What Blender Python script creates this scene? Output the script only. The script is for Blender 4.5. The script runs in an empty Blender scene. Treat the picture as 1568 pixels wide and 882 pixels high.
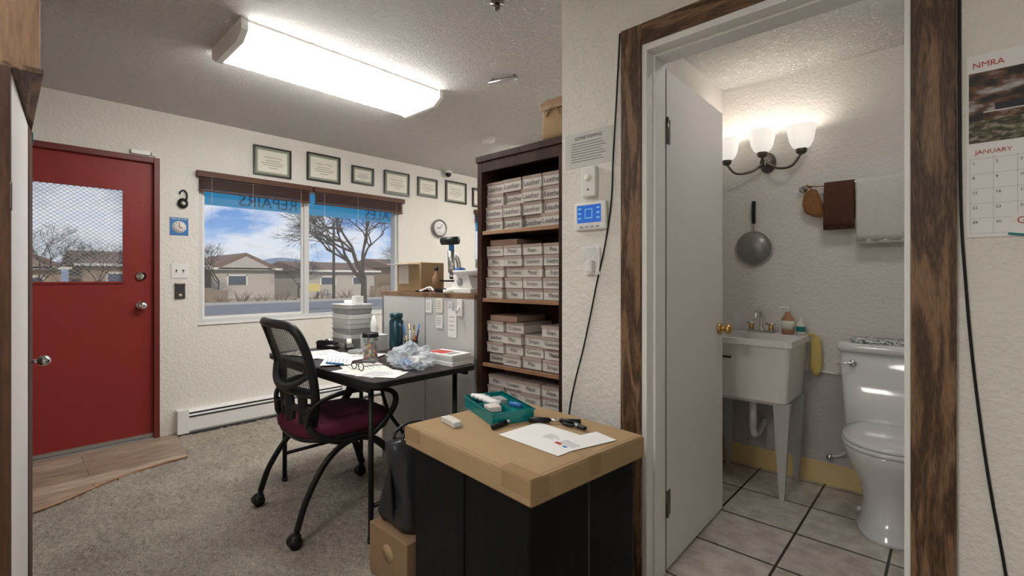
import bpy, bmesh, math, random
from mathutils import Vector, Matrix, noise
random.seed(7)
scene = bpy.context.scene
scene.view_settings.view_transform = 'Standard'
COL = scene.collection
V = Vector

# ---------------------------------------------------------------- materials
def newmat(name):
    m = bpy.data.materials.new(name); m.use_nodes = True
    nt = m.node_tree
    return m, nt, nt.nodes, nt.links, nt.nodes['Principled BSDF']

def mat(name, col, rough=.6, metal=0, var=0, vscale=8, bump=0, bscale=60, emit=0, ecol=None, spec=.5, coat=0, trans=0, stretch=(1,1,1)):
    m, nt, N, L, p = newmat(name)
    p.inputs['Base Color'].default_value = (*col, 1)
    p.inputs['Roughness'].default_value = rough
    p.inputs['Metallic'].default_value = metal
    p.inputs['Specular IOR Level'].default_value = spec
    p.inputs['Coat Weight'].default_value = coat
    p.inputs['Transmission Weight'].default_value = trans
    tc = N.new('ShaderNodeTexCoord'); mp = N.new('ShaderNodeMapping')
    mp.inputs['Scale'].default_value = stretch
    L.new(tc.outputs['Object'], mp.inputs['Vector'])
    n = N.new('ShaderNodeTexNoise'); n.inputs['Scale'].default_value = vscale; n.inputs['Detail'].default_value = 5
    L.new(mp.outputs[0], n.inputs['Vector'])
    v = var if var else .03
    mx = N.new('ShaderNodeMix'); mx.data_type = 'RGBA'
    mx.inputs['A'].default_value = (*[c*(1-v) for c in col], 1)
    mx.inputs['B'].default_value = (*[min(1, c*(1+v)) for c in col], 1)
    L.new(n.outputs['Fac'], mx.inputs['Factor']); L.new(mx.outputs['Result'], p.inputs['Base Color'])
    if bump:
        nb = N.new('ShaderNodeTexNoise'); nb.inputs['Scale'].default_value = bscale; nb.inputs['Detail'].default_value = 3
        L.new(mp.outputs[0], nb.inputs['Vector'])
        b = N.new('ShaderNodeBump'); b.inputs['Strength'].default_value = bump; b.inputs['Distance'].default_value = .01
        L.new(nb.outputs['Fac'], b.inputs['Height']); L.new(b.outputs['Normal'], p.inputs['Normal'])
    if emit:
        p.inputs['Emission Color'].default_value = (*(ecol or col), 1)
        p.inputs['Emission Strength'].default_value = emit
    return m

def wood(name, c1, c2, rough=.45, axis='Z', scale=14, dist=6, bump=.1, spec=.4):
    m, nt, N, L, p = newmat(name)
    tc = N.new('ShaderNodeTexCoord'); mp = N.new('ShaderNodeMapping')
    s = {'X': (.12, 1, 1), 'Y': (1, .12, 1), 'Z': (1, 1, .12)}[axis]
    mp.inputs['Scale'].default_value = s
    L.new(tc.outputs['Object'], mp.inputs['Vector'])
    n = N.new('ShaderNodeTexNoise'); n.inputs['Scale'].default_value = scale; n.inputs['Detail'].default_value = 4; n.inputs['Distortion'].default_value = .6
    L.new(mp.outputs[0], n.inputs['Vector'])
    mu = N.new('ShaderNodeMath'); mu.operation = 'MULTIPLY'; mu.inputs[1].default_value = dist*4
    L.new(n.outputs['Fac'], mu.inputs[0])
    si = N.new('ShaderNodeMath'); si.operation = 'SINE'; L.new(mu.outputs[0], si.inputs[0])
    n2 = N.new('ShaderNodeTexNoise'); n2.inputs['Scale'].default_value = scale*14; n2.inputs['Detail'].default_value = 3
    L.new(mp.outputs[0], n2.inputs['Vector'])
    ad = N.new('ShaderNodeMath'); ad.operation = 'MULTIPLY_ADD'; ad.inputs[1].default_value = .28
    L.new(si.outputs[0], ad.inputs[0]); L.new(n2.outputs['Fac'], ad.inputs[2])
    r = N.new('ShaderNodeValToRGB'); r.color_ramp.elements[0].position = .2; r.color_ramp.elements[1].position = .85
    r.color_ramp.elements[0].color = (*c1, 1); r.color_ramp.elements[1].color = (*c2, 1)
    L.new(ad.outputs[0], r.inputs['Fac']); L.new(r.outputs['Color'], p.inputs['Base Color'])
    p.inputs['Roughness'].default_value = rough; p.inputs['Specular IOR Level'].default_value = spec
    b = N.new('ShaderNodeBump'); b.inputs['Strength'].default_value = bump; b.inputs['Distance'].default_value = .004
    L.new(ad.outputs[0], b.inputs['Height']); L.new(b.outputs['Normal'], p.inputs['Normal'])
    return m

def plaster(name, col, s1=55, strength=.5, dist=.006):
    m, nt, N, L, p = newmat(name)
    p.inputs['Roughness'].default_value = .75; p.inputs['Base Color'].default_value = (*col, 1)
    tc = N.new('ShaderNodeTexCoord')
    n = N.new('ShaderNodeTexNoise'); n.inputs['Scale'].default_value = s1; n.inputs['Detail'].default_value = 4; n.inputs['Roughness'].default_value = .6
    L.new(tc.outputs['Object'], n.inputs['Vector'])
    r = N.new('ShaderNodeValToRGB'); r.color_ramp.elements[0].position = .42; r.color_ramp.elements[1].position = .62
    L.new(n.outputs['Fac'], r.inputs['Fac'])
    b = N.new('ShaderNodeBump'); b.inputs['Strength'].default_value = strength; b.inputs['Distance'].default_value = dist
    L.new(r.outputs['Color'], b.inputs['Height']); L.new(b.outputs['Normal'], p.inputs['Normal'])
    return m

def ghost(name, col, fac, rough=.1, metal=0):
    """thin transparent sheet: mix transparent / principled"""
    m, nt, N, L, p = newmat(name)
    p.inputs['Base Color'].default_value = (*col, 1); p.inputs['Roughness'].default_value = rough; p.inputs['Metallic'].default_value = metal
    t = N.new('ShaderNodeBsdfTransparent'); mx = N.new('ShaderNodeMixShader'); mx.inputs[0].default_value = fac
    L.new(t.outputs[0], mx.inputs[1]); L.new(p.outputs[0], mx.inputs[2])
    L.new(mx.outputs[0], N['Material Output'].inputs['Surface'])
    return m

def tiles(name):
    m, nt, N, L, p = newmat(name)
    tc = N.new('ShaderNodeTexCoord'); mp = N.new('ShaderNodeMapping'); mp.inputs['Location'].default_value = (.53, -2.17+.34, 0)
    L.new(tc.outputs['Object'], mp.inputs['Vector'])
    b = N.new('ShaderNodeTexBrick'); b.offset = 0; b.squash = 1
    b.inputs['Scale'].default_value = 1; b.inputs['Brick Width'].default_value = .34; b.inputs['Row Height'].default_value = .34
    b.inputs['Mortar Size'].default_value = .0055; b.inputs['Mortar Smooth'].default_value = .1
    b.inputs['Color1'].default_value = (.56, .52, .47, 1); b.inputs['Color2'].default_value = (.63, .59, .54, 1); b.inputs['Mortar'].default_value = (.04, .028, .02, 1)
    L.new(mp.outputs[0], b.inputs['Vector'])
    n = N.new('ShaderNodeTexNoise'); n.inputs['Scale'].default_value = 12; n.inputs['Detail'].default_value = 8; n.inputs['Roughness'].default_value = .65
    L.new(tc.outputs['Object'], n.inputs['Vector'])
    r = N.new('ShaderNodeValToRGB'); r.color_ramp.elements[0].color = (.72, .70, .68, 1); r.color_ramp.elements[0].position = .36; r.color_ramp.elements[1].color = (1.08, 1.08, 1.08, 1); r.color_ramp.elements[1].position = .62
    L.new(n.outputs['Fac'], r.inputs['Fac'])
    mx = N.new('ShaderNodeMix'); mx.data_type = 'RGBA'; mx.blend_type = 'MULTIPLY'; mx.inputs['Factor'].default_value = 1
    L.new(b.outputs['Color'], mx.inputs['A']); L.new(r.outputs['Color'], mx.inputs['B']); L.new(mx.outputs['Result'], p.inputs['Base Color'])
    p.inputs['Roughness'].default_value = .35
    bp = N.new('ShaderNodeBump'); bp.invert = True; bp.inputs['Strength'].default_value = .5; bp.inputs['Distance'].default_value = .003
    L.new(b.outputs['Fac'], bp.inputs['Height']); L.new(bp.outputs['Normal'], p.inputs['Normal'])
    return m

def planks(name):
    m, nt, N, L, p = newmat(name)
    tc = N.new('ShaderNodeTexCoord'); mp = N.new('ShaderNodeMapping'); mp.inputs['Rotation'].default_value = (0, 0, math.radians(90))
    L.new(tc.outputs['Object'], mp.inputs['Vector'])
    b = N.new('ShaderNodeTexBrick'); b.offset = .4
    b.inputs['Scale'].default_value = 1; b.inputs['Brick Width'].default_value = .9; b.inputs['Row Height'].default_value = .15
    b.inputs['Mortar Size'].default_value = .002
    b.inputs['Color1'].default_value = (.34, .25, .185, 1); b.inputs['Color2'].default_value = (.50, .40, .31, 1); b.inputs['Mortar'].default_value = (.12, .08, .05, 1)
    L.new(mp.outputs[0], b.inputs['Vector'])
    mp2 = N.new('ShaderNodeMapping'); mp2.inputs['Scale'].default_value = (9, 1.2, 1); L.new(tc.outputs['Object'], mp2.inputs['Vector'])
    n = N.new('ShaderNodeTexNoise'); n.inputs['Scale'].default_value = 5; n.inputs['Detail'].default_value = 6
    L.new(mp2.outputs[0], n.inputs['Vector'])
    r = N.new('ShaderNodeValToRGB'); r.color_ramp.elements[0].color = (.6, .6, .6, 1); r.color_ramp.elements[0].position = .3; r.color_ramp.elements[1].position = .7; r.color_ramp.elements[1].color = (1.2, 1.2, 1.2, 1)
    L.new(n.outputs['Fac'], r.inputs['Fac'])
    mx = N.new('ShaderNodeMix'); mx.data_type = 'RGBA'; mx.blend_type = 'MULTIPLY'; mx.inputs['Factor'].default_value = 1
    L.new(b.outputs['Color'], mx.inputs['A']); L.new(r.outputs['Color'], mx.inputs['B']); L.new(mx.outputs['Result'], p.inputs['Base Color'])
    p.inputs['Roughness'].default_value = .45
    return m

def carpetmat(name):
    m, nt, N, L, p = newmat(name)
    tc = N.new('ShaderNodeTexCoord')
    n = N.new('ShaderNodeTexNoise'); n.inputs['Scale'].default_value = 60; n.inputs['Detail'].default_value = 9; n.inputs['Roughness'].default_value = .82; n.inputs['Distortion'].default_value = 1.6
    n2 = N.new('ShaderNodeTexNoise'); n2.inputs['Scale'].default_value = 5; n2.inputs['Detail'].default_value = 3
    L.new(tc.outputs['Object'], n.inputs['Vector']); L.new(tc.outputs['Object'], n2.inputs['Vector'])
    r = N.new('ShaderNodeValToRGB'); e = r.color_ramp.elements
    e[0].position = .35; e[0].color = (.16, .125, .095, 1); e[1].position = .60; e[1].color = (.72, .655, .57, 1)
    x = e.new(.46); x.color = (.47, .41, .345, 1)
    L.new(n.outputs['Fac'], r.inputs['Fac'])
    r2 = N.new('ShaderNodeValToRGB'); r2.color_ramp.elements[0].position = .3; r2.color_ramp.elements[0].color = (.80, .79, .78, 1); r2.color_ramp.elements[1].position = .7; r2.color_ramp.elements[1].color = (1.05, 1.05, 1.05, 1)
    L.new(n2.outputs['Fac'], r2.inputs['Fac'])
    mx = N.new('ShaderNodeMix'); mx.data_type = 'RGBA'; mx.blend_type = 'MULTIPLY'; mx.inputs['Factor'].default_value = 1
    L.new(r.outputs['Color'], mx.inputs['A']); L.new(r2.outputs['Color'], mx.inputs['B']); L.new(mx.outputs['Result'], p.inputs['Base Color'])
    p.inputs['Roughness'].default_value = 1; p.inputs['Specular IOR Level'].default_value = .05
    b = N.new('ShaderNodeBump'); b.inputs['Strength'].default_value = .9; b.inputs['Distance'].default_value = .014
    L.new(n.outputs['Fac'], b.inputs['Height']); L.new(b.outputs['Normal'], p.inputs['Normal'])
    return m

def strip_map(name, stops, scale=6, rough=.6):
    m, nt, N, L, p = newmat(name)
    tc = N.new('ShaderNodeTexCoord'); mp = N.new('ShaderNodeMapping'); mp.inputs['Scale'].default_value = (1, 1, 2.2)
    L.new(tc.outputs['Object'], mp.inputs['Vector'])
    n = N.new('ShaderNodeTexNoise'); n.inputs['Scale'].default_value = scale; n.inputs['Detail'].default_value = 7
    L.new(mp.outputs[0], n.inputs['Vector'])
    r = N.new('ShaderNodeValToRGB'); e = r.color_ramp.elements
    e[0].position, e[0].color = stops[0][0], (*stops[0][1], 1); e[1].position, e[1].color = stops[-1][0], (*stops[-1][1], 1)
    for s in stops[1:-1]:
        k = e.new(s[0]); k.color = (*s[1], 1)
    L.new(n.outputs['Fac'], r.inputs['Fac']); L.new(r.outputs['Color'], p.inputs['Base Color']); p.inputs['Roughness'].default_value = rough
    return m

M = {}
M['wall'] = plaster('wall_paint', (.765, .735, .685), 48, .42, .005)
M['bathwall'] = plaster('bath_wall_paint', (.74, .715, .68), 60, .4, .005)
M['bathlow'] = plaster('bath_lower_paint', (.48, .455, .44), 60, .35, .005)
M['ceil'] = plaster('ceiling_popcorn', (.82, .80, .775), 75, 1, .009)
M['carpet'] = carpetmat('carpet_shag')
M['tile'] = tiles('ceramic_tile'); M['plank'] = planks('vinyl_plank')
M['white'] = mat('white_gloss_paint', (.80, .79, .77), .35)
M['doorwhite'] = mat('door_white_paint', (.76, .74, .73), .45, var=.03, vscale=3)
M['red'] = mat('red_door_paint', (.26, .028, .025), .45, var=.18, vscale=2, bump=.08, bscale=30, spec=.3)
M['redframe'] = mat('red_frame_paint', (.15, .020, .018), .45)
M['oak'] = wood('dark_oak_grain', (.055, .028, .014), (.23, .13, .07), .5, 'Z', 20, 6, .3)
M['oakx'] = wood('dark_oak_grain_x', (.055, .028, .014), (.23, .13, .07), .5, 'X', 20, 6, .3)
M['walnut'] = wood('bookcase_walnut', (.028, .012, .009), (.065, .030, .021), .5, 'Z', 10, 3, .05, .15)
M['shelfedge'] = wood('shelf_edge_oak', (.28, .15, .08), (.42, .26, .15), .5, 'X', 10, 3, .05)
M['cabwood'] = wood('cabinet_wood', (.12, .065, .035), (.26, .155, .09), .45, 'Z', 8, 4, .05)
M['darkwood'] = wood('dark_edge_wood', (.04, .018, .012), (.10, .05, .03), .5, 'Z', 8, 4, .05, .2)
M['brownpaint'] = mat('brown_window_trim', (.10, .042, .026), .5, var=.15, spec=.25)
M['black'] = mat('black_plastic', (.010, .010, .011), .45, spec=.3)
M['blacktex'] = mat('black_vinyl', (.006, .006, .007), .33, var=.2, bump=.45, bscale=7, stretch=(1, 1, .3), spec=.11)
M['bag'] = mat('bag_leather', (.022, .022, .026), .35, bump=.4, bscale=14, spec=.35)
M['tabletop'] = wood('tabletop_dark', (.03, .02, .018), (.06, .042, .036), .4, 'X', 12, 3, .02, .3)
M['blackmetal'] = mat('black_metal', (.012, .012, .013), .4, .3, spec=.3)
M['burgundy'] = mat('burgundy_fabric', (.085, .014, .034), .9, var=.25, vscale=90, bump=.2, bscale=400, spec=.15)
M['chrome'] = mat('chrome', (.75, .75, .76), .15, 1)
M['steel'] = mat('brushed_steel', (.5, .5, .5), .35, 1)
M['nickel'] = mat('dark_nickel', (.16, .14, .13), .3, 1)
M['brass'] = mat('brass', (.65, .43, .17), .22, 1)
M['card'] = mat('cardboard', (.375, .262, .150), .95, var=.14, vscale=7, bump=.2, bscale=18, spec=.08)
M['cardd'] = mat('cardboard_dark', (.26, .165, .10), .95, var=.10, vscale=9, spec=.1)
M['cardedge'] = mat('cardboard_edge', (.20, .13, .075), .95, spec=.1)
M['tape'] = mat('packing_tape', (.33, .215, .11), .25)
M['paper'] = mat('paper', (.80, .80, .79), .8)
M['notice'] = mat('notice_paper', (.60, .59, .56), .5)
M['paper2'] = mat('paper_cream', (.76, .74, .66), .8, var=.06)
M['ink'] = mat('ink', (.04, .04, .05), .8)
M['redink'] = mat('red_ink', (.45, .06, .05), .8)
M['frame'] = mat('frame_black', (.02, .016, .014), .35)
M['matboard'] = mat('certificate_mat', (.30, .32, .25), .8, var=.1)
M['boxside'] = mat('storage_box_card', (.38, .295, .26), .85, var=.12, vscale=6)
M['boxlab'] = mat('storage_box_label', (.62, .575, .53), .8, var=.06, vscale=5)
M['boxdark'] = mat('storage_box_end', (.30, .19, .14), .8)
M['greycab'] = mat('counter_grey_laminate', (.55, .55, .54), .5, var=.05, vscale=2)
M['teal'] = mat('teal_plastic', (.0, .19, .20), .35)
M['porc'] = mat('porcelain', (.74, .75, .76), .12, coat=.3)
M['tub'] = mat('tub_plastic', (.78, .77, .75), .35)
M['tubleg'] = mat('tub_leg_metal', (.50, .50, .49), .4, .2)
M['yellow'] = mat('yellow_baseboard', (.70, .54, .26), .5)
M['yellow2'] = mat('yellow_cloth', (.62, .50, .16), .8)
M['towelw'] = mat('towel_white', (.84, .83, .81), 1, bump=.9, bscale=260, var=.06, vscale=60, spec=.1)
M['towelb'] = mat('towel_brown', (.12, .058, .04), 1, bump=.8, bscale=260, var=.3, vscale=90, spec=.1)
M['mitt'] = mat('wash_mitt_brown', (.32, .16, .065), 1, bump=.8, bscale=200, var=.3, vscale=60, spec=.1)
M['lcd'] = mat('lcd_blue', (.01, .05, .25), .2, emit=.7, ecol=(.02, .12, .50))
M['lcd2'] = mat('lcd_light', (.15, .40, .65), .2, emit=.35, ecol=(.25, .55, .85))
M['blue'] = mat('blue_print', (.03, .17, .45), .5)
M['skyblue'] = mat('blue_sign_film', (.015, .27, .55), .5, emit=.35, ecol=(.02, .33, .65))
M['skyblue2'] = mat('dark_sign_letter', (.01, .13, .28), .5)
M['diff'] = mat('fluorescent_diffuser', (.9, .9, .9), .5, emit=23, ecol=(1, .975, .93))
M['dome'] = mat('ceiling_dome_glass', (.9, .9, .9), .5, emit=19, ecol=(1, .96, .90))
M['shade'] = mat('frosted_glass_shade', (.85, .83, .80), .4, emit=.62, ecol=(1, .94, .85))
M['glass'] = ghost('window_glass', (.9, .95, .95), .05, .03)
M['clearp'] = ghost('clear_plastic', (.80, .86, .92), .22, .12)
M['bagfilm'] = ghost('plastic_film', (.80, .86, .93), .32, .2)
M['mesh'] = ghost('chair_mesh', (.02, .02, .02), .55, .7)
M['screen'] = ghost('strainer_mesh', (.3, .3, .29), .75, .35, .7)
M['amber'] = mat('soap_amber', (.42, .22, .12), .2)
M['thermos'] = mat('thermos_teal', (.015, .06, .08), .3, .3)
M['asphalt'] = mat('asphalt', (.17, .18, .20), .9, var=.12, vscale=1.5)
M['concrete'] = mat('concrete', (.40, .38, .35), .9, var=.1, vscale=2)
M['dirt'] = mat('dry_ground', (.36, .28, .19), 1, var=.35, vscale=1)
M['bark'] = mat('tree_bark', (.045, .030, .024), .95, var=.3)
M['twig'] = mat('distant_brush', (.17, .12, .085), .95, var=.4)
M['tan'] = mat('house_tan', (.40, .29, .19), .9, var=.1)
M['fence'] = mat('fence_weathered', (.22, .16, .11), .9, var=.35, vscale=.7)
M['tan2'] = mat('house_white', (.44, .40, .35), .9, var=.05)
M['roof'] = mat('roof_brown', (.17, .105, .075), .9, var=.2)
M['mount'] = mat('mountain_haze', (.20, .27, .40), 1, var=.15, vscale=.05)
M['glassdark'] = mat('dark_window', (.05, .07, .1), .1)
M['traygrey'] = mat('tray_grey', (.30, .31, .31), .5)
M['traylight'] = mat('tray_light', (.60, .61, .60), .5)
M['wire'] = mat('security_wire', (.42, .43, .44), .5)

# ---------------------------------------------------------------- builder
class B:
    def __init__(s, name):
        s.name = name; s.bm = bmesh.new(); s.mats = []; s.T = Matrix.Identity(4)
    def mi(s, m):
        m = M[m] if isinstance(m, str) else m
        if m not in s.mats: s.mats.append(m)
        return s.mats.index(m)
    def at(s, x=0, y=0, z=0, rz=0, rx=0, ry=0):
        s.T = Matrix.Translation((x, y, z)) @ Matrix.Rotation(math.radians(rz), 4, 'Z') @ Matrix.Rotation(math.radians(ry), 4, 'Y') @ Matrix.Rotation(math.radians(rx), 4, 'X'); return s
    def mesh(s, vs, fs, m, smooth=False):
        i = s.mi(m); bv = [s.bm.verts.new(s.T @ V(v)) for v in vs]
        out = []
        for f in fs:
            try:
                fc = s.bm.faces.new([bv[k] for k in f]); fc.material_index = i; fc.smooth = smooth; out.append(fc)
            except ValueError: pass
        return out
    def box(s, x0, x1, y0, y1, z0, z1, m, bev=0):
        vs = [(x, y, z) for z in (z0, z1) for y in (y0, y1) for x in (x0, x1)]
        fs = [(0, 2, 3, 1), (4, 5, 7, 6), (0, 1, 5, 4), (2, 6, 7, 3), (0, 4, 6, 2), (1, 3, 7, 5)]
        out = s.mesh(vs, fs, m)
        if bev:
            es = list({e for f in out for e in f.edges})
            r = bmesh.ops.bevel(s.bm, geom=es, offset=bev, segments=2, affect='EDGES', profile=.5)
            for f in r['faces']: f.material_index = s.mi(m)
        return s
    def prism(s, pts, axis, a, b, m, smooth=False):
        n = len(pts)
        def P(p, t): return {'X': (t, p[0], p[1]), 'Y': (p[0], t, p[1]), 'Z': (p[0], p[1], t)}[axis]
        vs = [P(p, a) for p in pts]+[P(p, b) for p in pts]
        fs = [(i, (i+1) % n, n+(i+1) % n, n+i) for i in range(n)]
        s.mesh(vs, fs, m, smooth); s.mesh([P(p, a) for p in pts], [tuple(range(n))], m); s.mesh([P(p, b) for p in pts], [tuple(range(n))], m)
        return s
    def loft(s, rings, m, smooth=True, cap=True, closed=True):
        n = len(rings[0]); vs = [p for r in rings for p in r]; fs = []
        for k in range(len(rings)-1):
            for i in range(n if closed else n-1):
                j = (i+1) % n; fs.append((k*n+i, k*n+j, (k+1)*n+j, (k+1)*n+i))
        if cap: fs.append(tuple(range(n))[::-1]); fs.append(tuple((len(rings)-1)*n+i for i in range(n)))
        s.mesh(vs, fs, m, smooth); return s
    def ell(s, prof, m, seg=32, p=2.0, smooth=True, cap=True):
        rings = []
        for cx, cy, z, rx, ry in prof:
            r = []
            for i in range(seg):
                a = 2*math.pi*i/seg; c, d = math.cos(a), math.sin(a)
                r.append((cx+rx*math.copysign(abs(c)**(2/p), c), cy+ry*math.copysign(abs(d)**(2/p), d), z))
            rings.append(r)
        return s.loft(rings, m, smooth, cap)
    def lathe(s, cx, cy, prof, m, seg=24, cap=False):
        return s.ell([(cx, cy, z, r, r) for r, z in prof], m, seg, cap=cap)
    def cyl(s, p0, p1, r0, m, r1=None, seg=16, smooth=True, cap=True):
        r1 = r0 if r1 is None else r1; p0, p1 = V(p0), V(p1); d = (p1-p0).normalized()
        a = d.orthogonal().normalized(); b = d.cross(a)
        ring = lambda p, r: [p+a*r*math.cos(2*math.pi*i/seg)+b*r*math.sin(2*math.pi*i/seg) for i in range(seg)]
        return s.loft([ring(p0, r0), ring(p1, r1)], m, smooth, cap)
    def tube(s, pts, r, m, seg=10, sub=6, closed=False, flat=1):
        pts = [V(p) for p in pts]; n = len(pts); P = []
        if sub > 1 and n > 2:
            rng = n if closed else n-1
            for i in range(rng):
                g = lambda k: pts[k % n] if closed else pts[max(0, min(n-1, k))]
                a, b, c, d = g(i-1), g(i), g(i+1), g(i+2)
                for k in range(sub):
                    t = k/sub
                    P.append(.5*((2*b)+(c-a)*t+(2*a-5*b+4*c-d)*t*t+(3*b-a-3*c+d)*t**3))
            if not closed: P.append(pts[-1])
        else: P = pts
        rings = []; prev = None; N_ = len(P)
        for i, p in enumerate(P):
            if closed: d = (P[(i+1) % N_]-P[i-1]).normalized()
            else: d = (P[min(i+1, N_-1)]-P[max(i-1, 0)]).normalized()
            a = prev-d*prev.dot(d) if prev is not None else d.orthogonal()
            if a.length < 1e-6: a = d.orthogonal()
            a.normalize(); prev = a; b = d.cross(a)
            rr = r(i/(N_-1)) if callable(r) else r
            rings.append([p+a*rr*math.cos(2*math.pi*k/seg)+b*rr*flat*math.sin(2*math.pi*k/seg) for k in range(seg)])
        if closed: rings.append(rings[0])
        return s.loft(rings, m, True, not closed)
    def sphere(s, c, r, m, sz=(1, 1, 1), seg=20):
        rings = []
        for k in range(1, 12):
            t = math.pi*k/12
            rings.append([(c[0]+r*sz[0]*math.sin(t)*math.cos(2*math.pi*i/seg), c[1]+r*sz[1]*math.sin(t)*math.sin(2*math.pi*i/seg), c[2]-r*sz[2]*math.cos(t)) for i in range(seg)])
        return s.loft(rings, m)
    def text(s, txt, size, o, xd, yd, m, align='CENTER', off=.0006):
        vs, fs, w = textmesh(txt, size)
        xd, yd, o = V(xd), V(yd), V(o); n = xd.cross(yd)
        sh = {'CENTER': w/2, 'LEFT': 0, 'RIGHT': w}[align]
        s.mesh([o+xd*(v[0]-sh)+yd*v[1]+n*off for v in vs], fs, m); return s
    def sheet(s, c, w, d, rz, m, dz=.0008):
        T0 = s.T; s.T = s.T @ Matrix.Translation(c) @ Matrix.Rotation(math.radians(rz), 4, 'Z')
        s.box(-w/2, w/2, -d/2, d/2, 0, dz, m); s.T = T0; return s
    def done(s, bevel=0, solid=0, fix=True, sub=0):
        if fix: bmesh.ops.recalc_face_normals(s.bm, faces=s.bm.faces)
        me = bpy.data.meshes.new(s.name); s.bm.to_mesh(me); s.bm.free()
        for m in s.mats: me.materials.append(m)
        o = bpy.data.objects.new(s.name, me); COL.objects.link(o)
        if solid:
            k = o.modifiers.new('Solid', 'SOLIDIFY'); k.thickness = solid; k.offset = 0
        if bevel:
            k = o.modifiers.new('Bevel', 'BEVEL'); k.width = bevel; k.segments = 2; k.limit_method = 'ANGLE'; k.angle_limit = math.radians(50)
        if sub:
            k = o.modifiers.new('Sub', 'SUBSURF'); k.levels = sub; k.render_levels = sub
        return o

_tc = {}
def textmesh(txt, size):
    if (txt, size) in _tc: return _tc[(txt, size)]
    cu = bpy.data.curves.new('t', 'FONT'); cu.body = txt; cu.size = size; cu.resolution_u = 2
    ob = bpy.data.objects.new('t', cu); COL.objects.link(ob)
    dg = bpy.context.evaluated_depsgraph_get(); dg.update()
    me = ob.evaluated_get(dg).to_mesh()
    vs = [tuple(v.co) for v in me.vertices]; fs = [tuple(p.vertices) for p in me.polygons]
    w = max([v[0] for v in vs] or [0])
    ob.evaluated_get(dg).to_mesh_clear()
    bpy.data.objects.remove(ob); bpy.data.curves.remove(cu)
    _tc[(txt, size)] = (vs, fs, w); return _tc[(txt, size)]

def wall(name, axis, lo, hi, a0, a1, z0, z1, holes, m):
    b = B(name)
    def bx(p, q, r, t):
        if q-p < 1e-4 or t-r < 1e-4: return
        if axis == 'X': b.box(lo, hi, p, q, r, t, m)
        else: b.box(p, q, lo, hi, r, t, m)
    cur = a0
    for h in sorted(holes):
        bx(cur, h[0], z0, z1); bx(h[0], h[1], z0, h[2]); bx(h[0], h[1], h[3], z1); cur = h[1]
    bx(cur, a1, z0, z1)
    bmesh.ops.remove_doubles(b.bm, verts=b.bm.verts, dist=1e-5)
    return b.done()

H = 2.42
XW = -4.3
# ---------------------------------------------------------------- room shell
wall('wall_west', 'X', XW-.15, XW, -1.9, 5.35, 0, H, [(-.17, .80, 0, 2.07), (1.05, 2.87, .83, 2.0), (3.97, 5.0, .83, 2.0)], 'wall')
wall('wall_north', 'Y', 5.2, 5.35, XW, -1.1, 0, H, [], 'wall')
wall('wall_doorway', 'Y', 1.66, 1.80, -1.24, 1.35, 0, H, [(-.857, -.0775, 0, 2.07)], 'wall')
wall('wall_partition', 'X', -1.24, -1.10, 1.80, 5.2, 0, H, [], 'bathwall')
wall('wall_bath_back', 'Y', 3.24, 3.38, -1.10, .85, 0, H, [], 'bathwall')
wall('wall_bath_east', 'X', .70, .85, 1.80, 3.24, 0, H, [], 'bathwall')
wall('wall_east', 'X', 1.2, 1.35, -1.9, 1.66, 0, H, [], 'wall')
wall('wall_south', 'Y', -1.9, -1.75, XW, 1.2, 0, H, [], 'wall')
b = B('wall_bath_wainscot'); b.box(-1.10, .70, 3.234, 3.24, .12, .64, 'bathlow'); b.done()

b = B('ceiling'); b.box(XW-.15, 1.35, -1.9, 5.35, H, H+.1, 'ceil'); b.done()
b = B('floor_carpet')
nx, ny = 400, 350; x0, x1, y0, y1 = XW, -.2, -.9, 2.6
vs = []; fs = []
for j in range(ny+1):
    for i in range(nx+1):
        x = x0+(x1-x0)*i/nx; y = y0+(y1-y0)*j/ny
        z = -.003+.007*noise.noise(V((x*22, y*22, 0)))+.014*noise.noise(V((x*55, y*55, 3)))
        if y > 1.64 and x > -1.26: z = -.03
        vs.append((x, y, z))
for j in range(ny):
    for i in range(nx):
        a = j*(nx+1)+i; fs.append((a, a+1, a+nx+2, a+nx+1))
b.mesh(vs, fs, 'carpet', True)
b.done(fix=False)
b = B('floor'); b.box(XW-.15, 1.35, -1.9, 5.35, -.12, -.02, 'carpet'); b.done()
b = B('floor_tile'); b.box(-1.10, .70, 1.66, 3.24, -.019, .0, 'tile'); b.done()
b = B('floor_planks')
pl = [(XW, -1.2), (-3.2, -1.2), (-3.22, -.5), (-3.33, -.05), (-3.43, .2), (-3.58, .42), (-3.66, .62), (-3.70, .84), (XW, .90)]
b.prism(pl, 'Z', -.018, .010, 'plank'); b.done()
b = B('trim_carpet_edge'); b.tube([(p[0], p[1], .009) for p in pl[1:8]], .006, 'shelfedge', sub=4); b.done()

b = B('baseboard_bath_back'); b.box(-1.10, .70, 3.225, 3.234, .0, .125, 'yellow'); b.done(bevel=.003)
b = B('baseboard_bath_east'); b.box(.688, .70, 1.80, 3.225, 0, .125, 'yellow'); b.done()
b = B('baseboard_bath_west'); b.box(-1.10, -1.088, 1.80, 3.225, 0, .125, 'yellow'); b.done()

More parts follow.
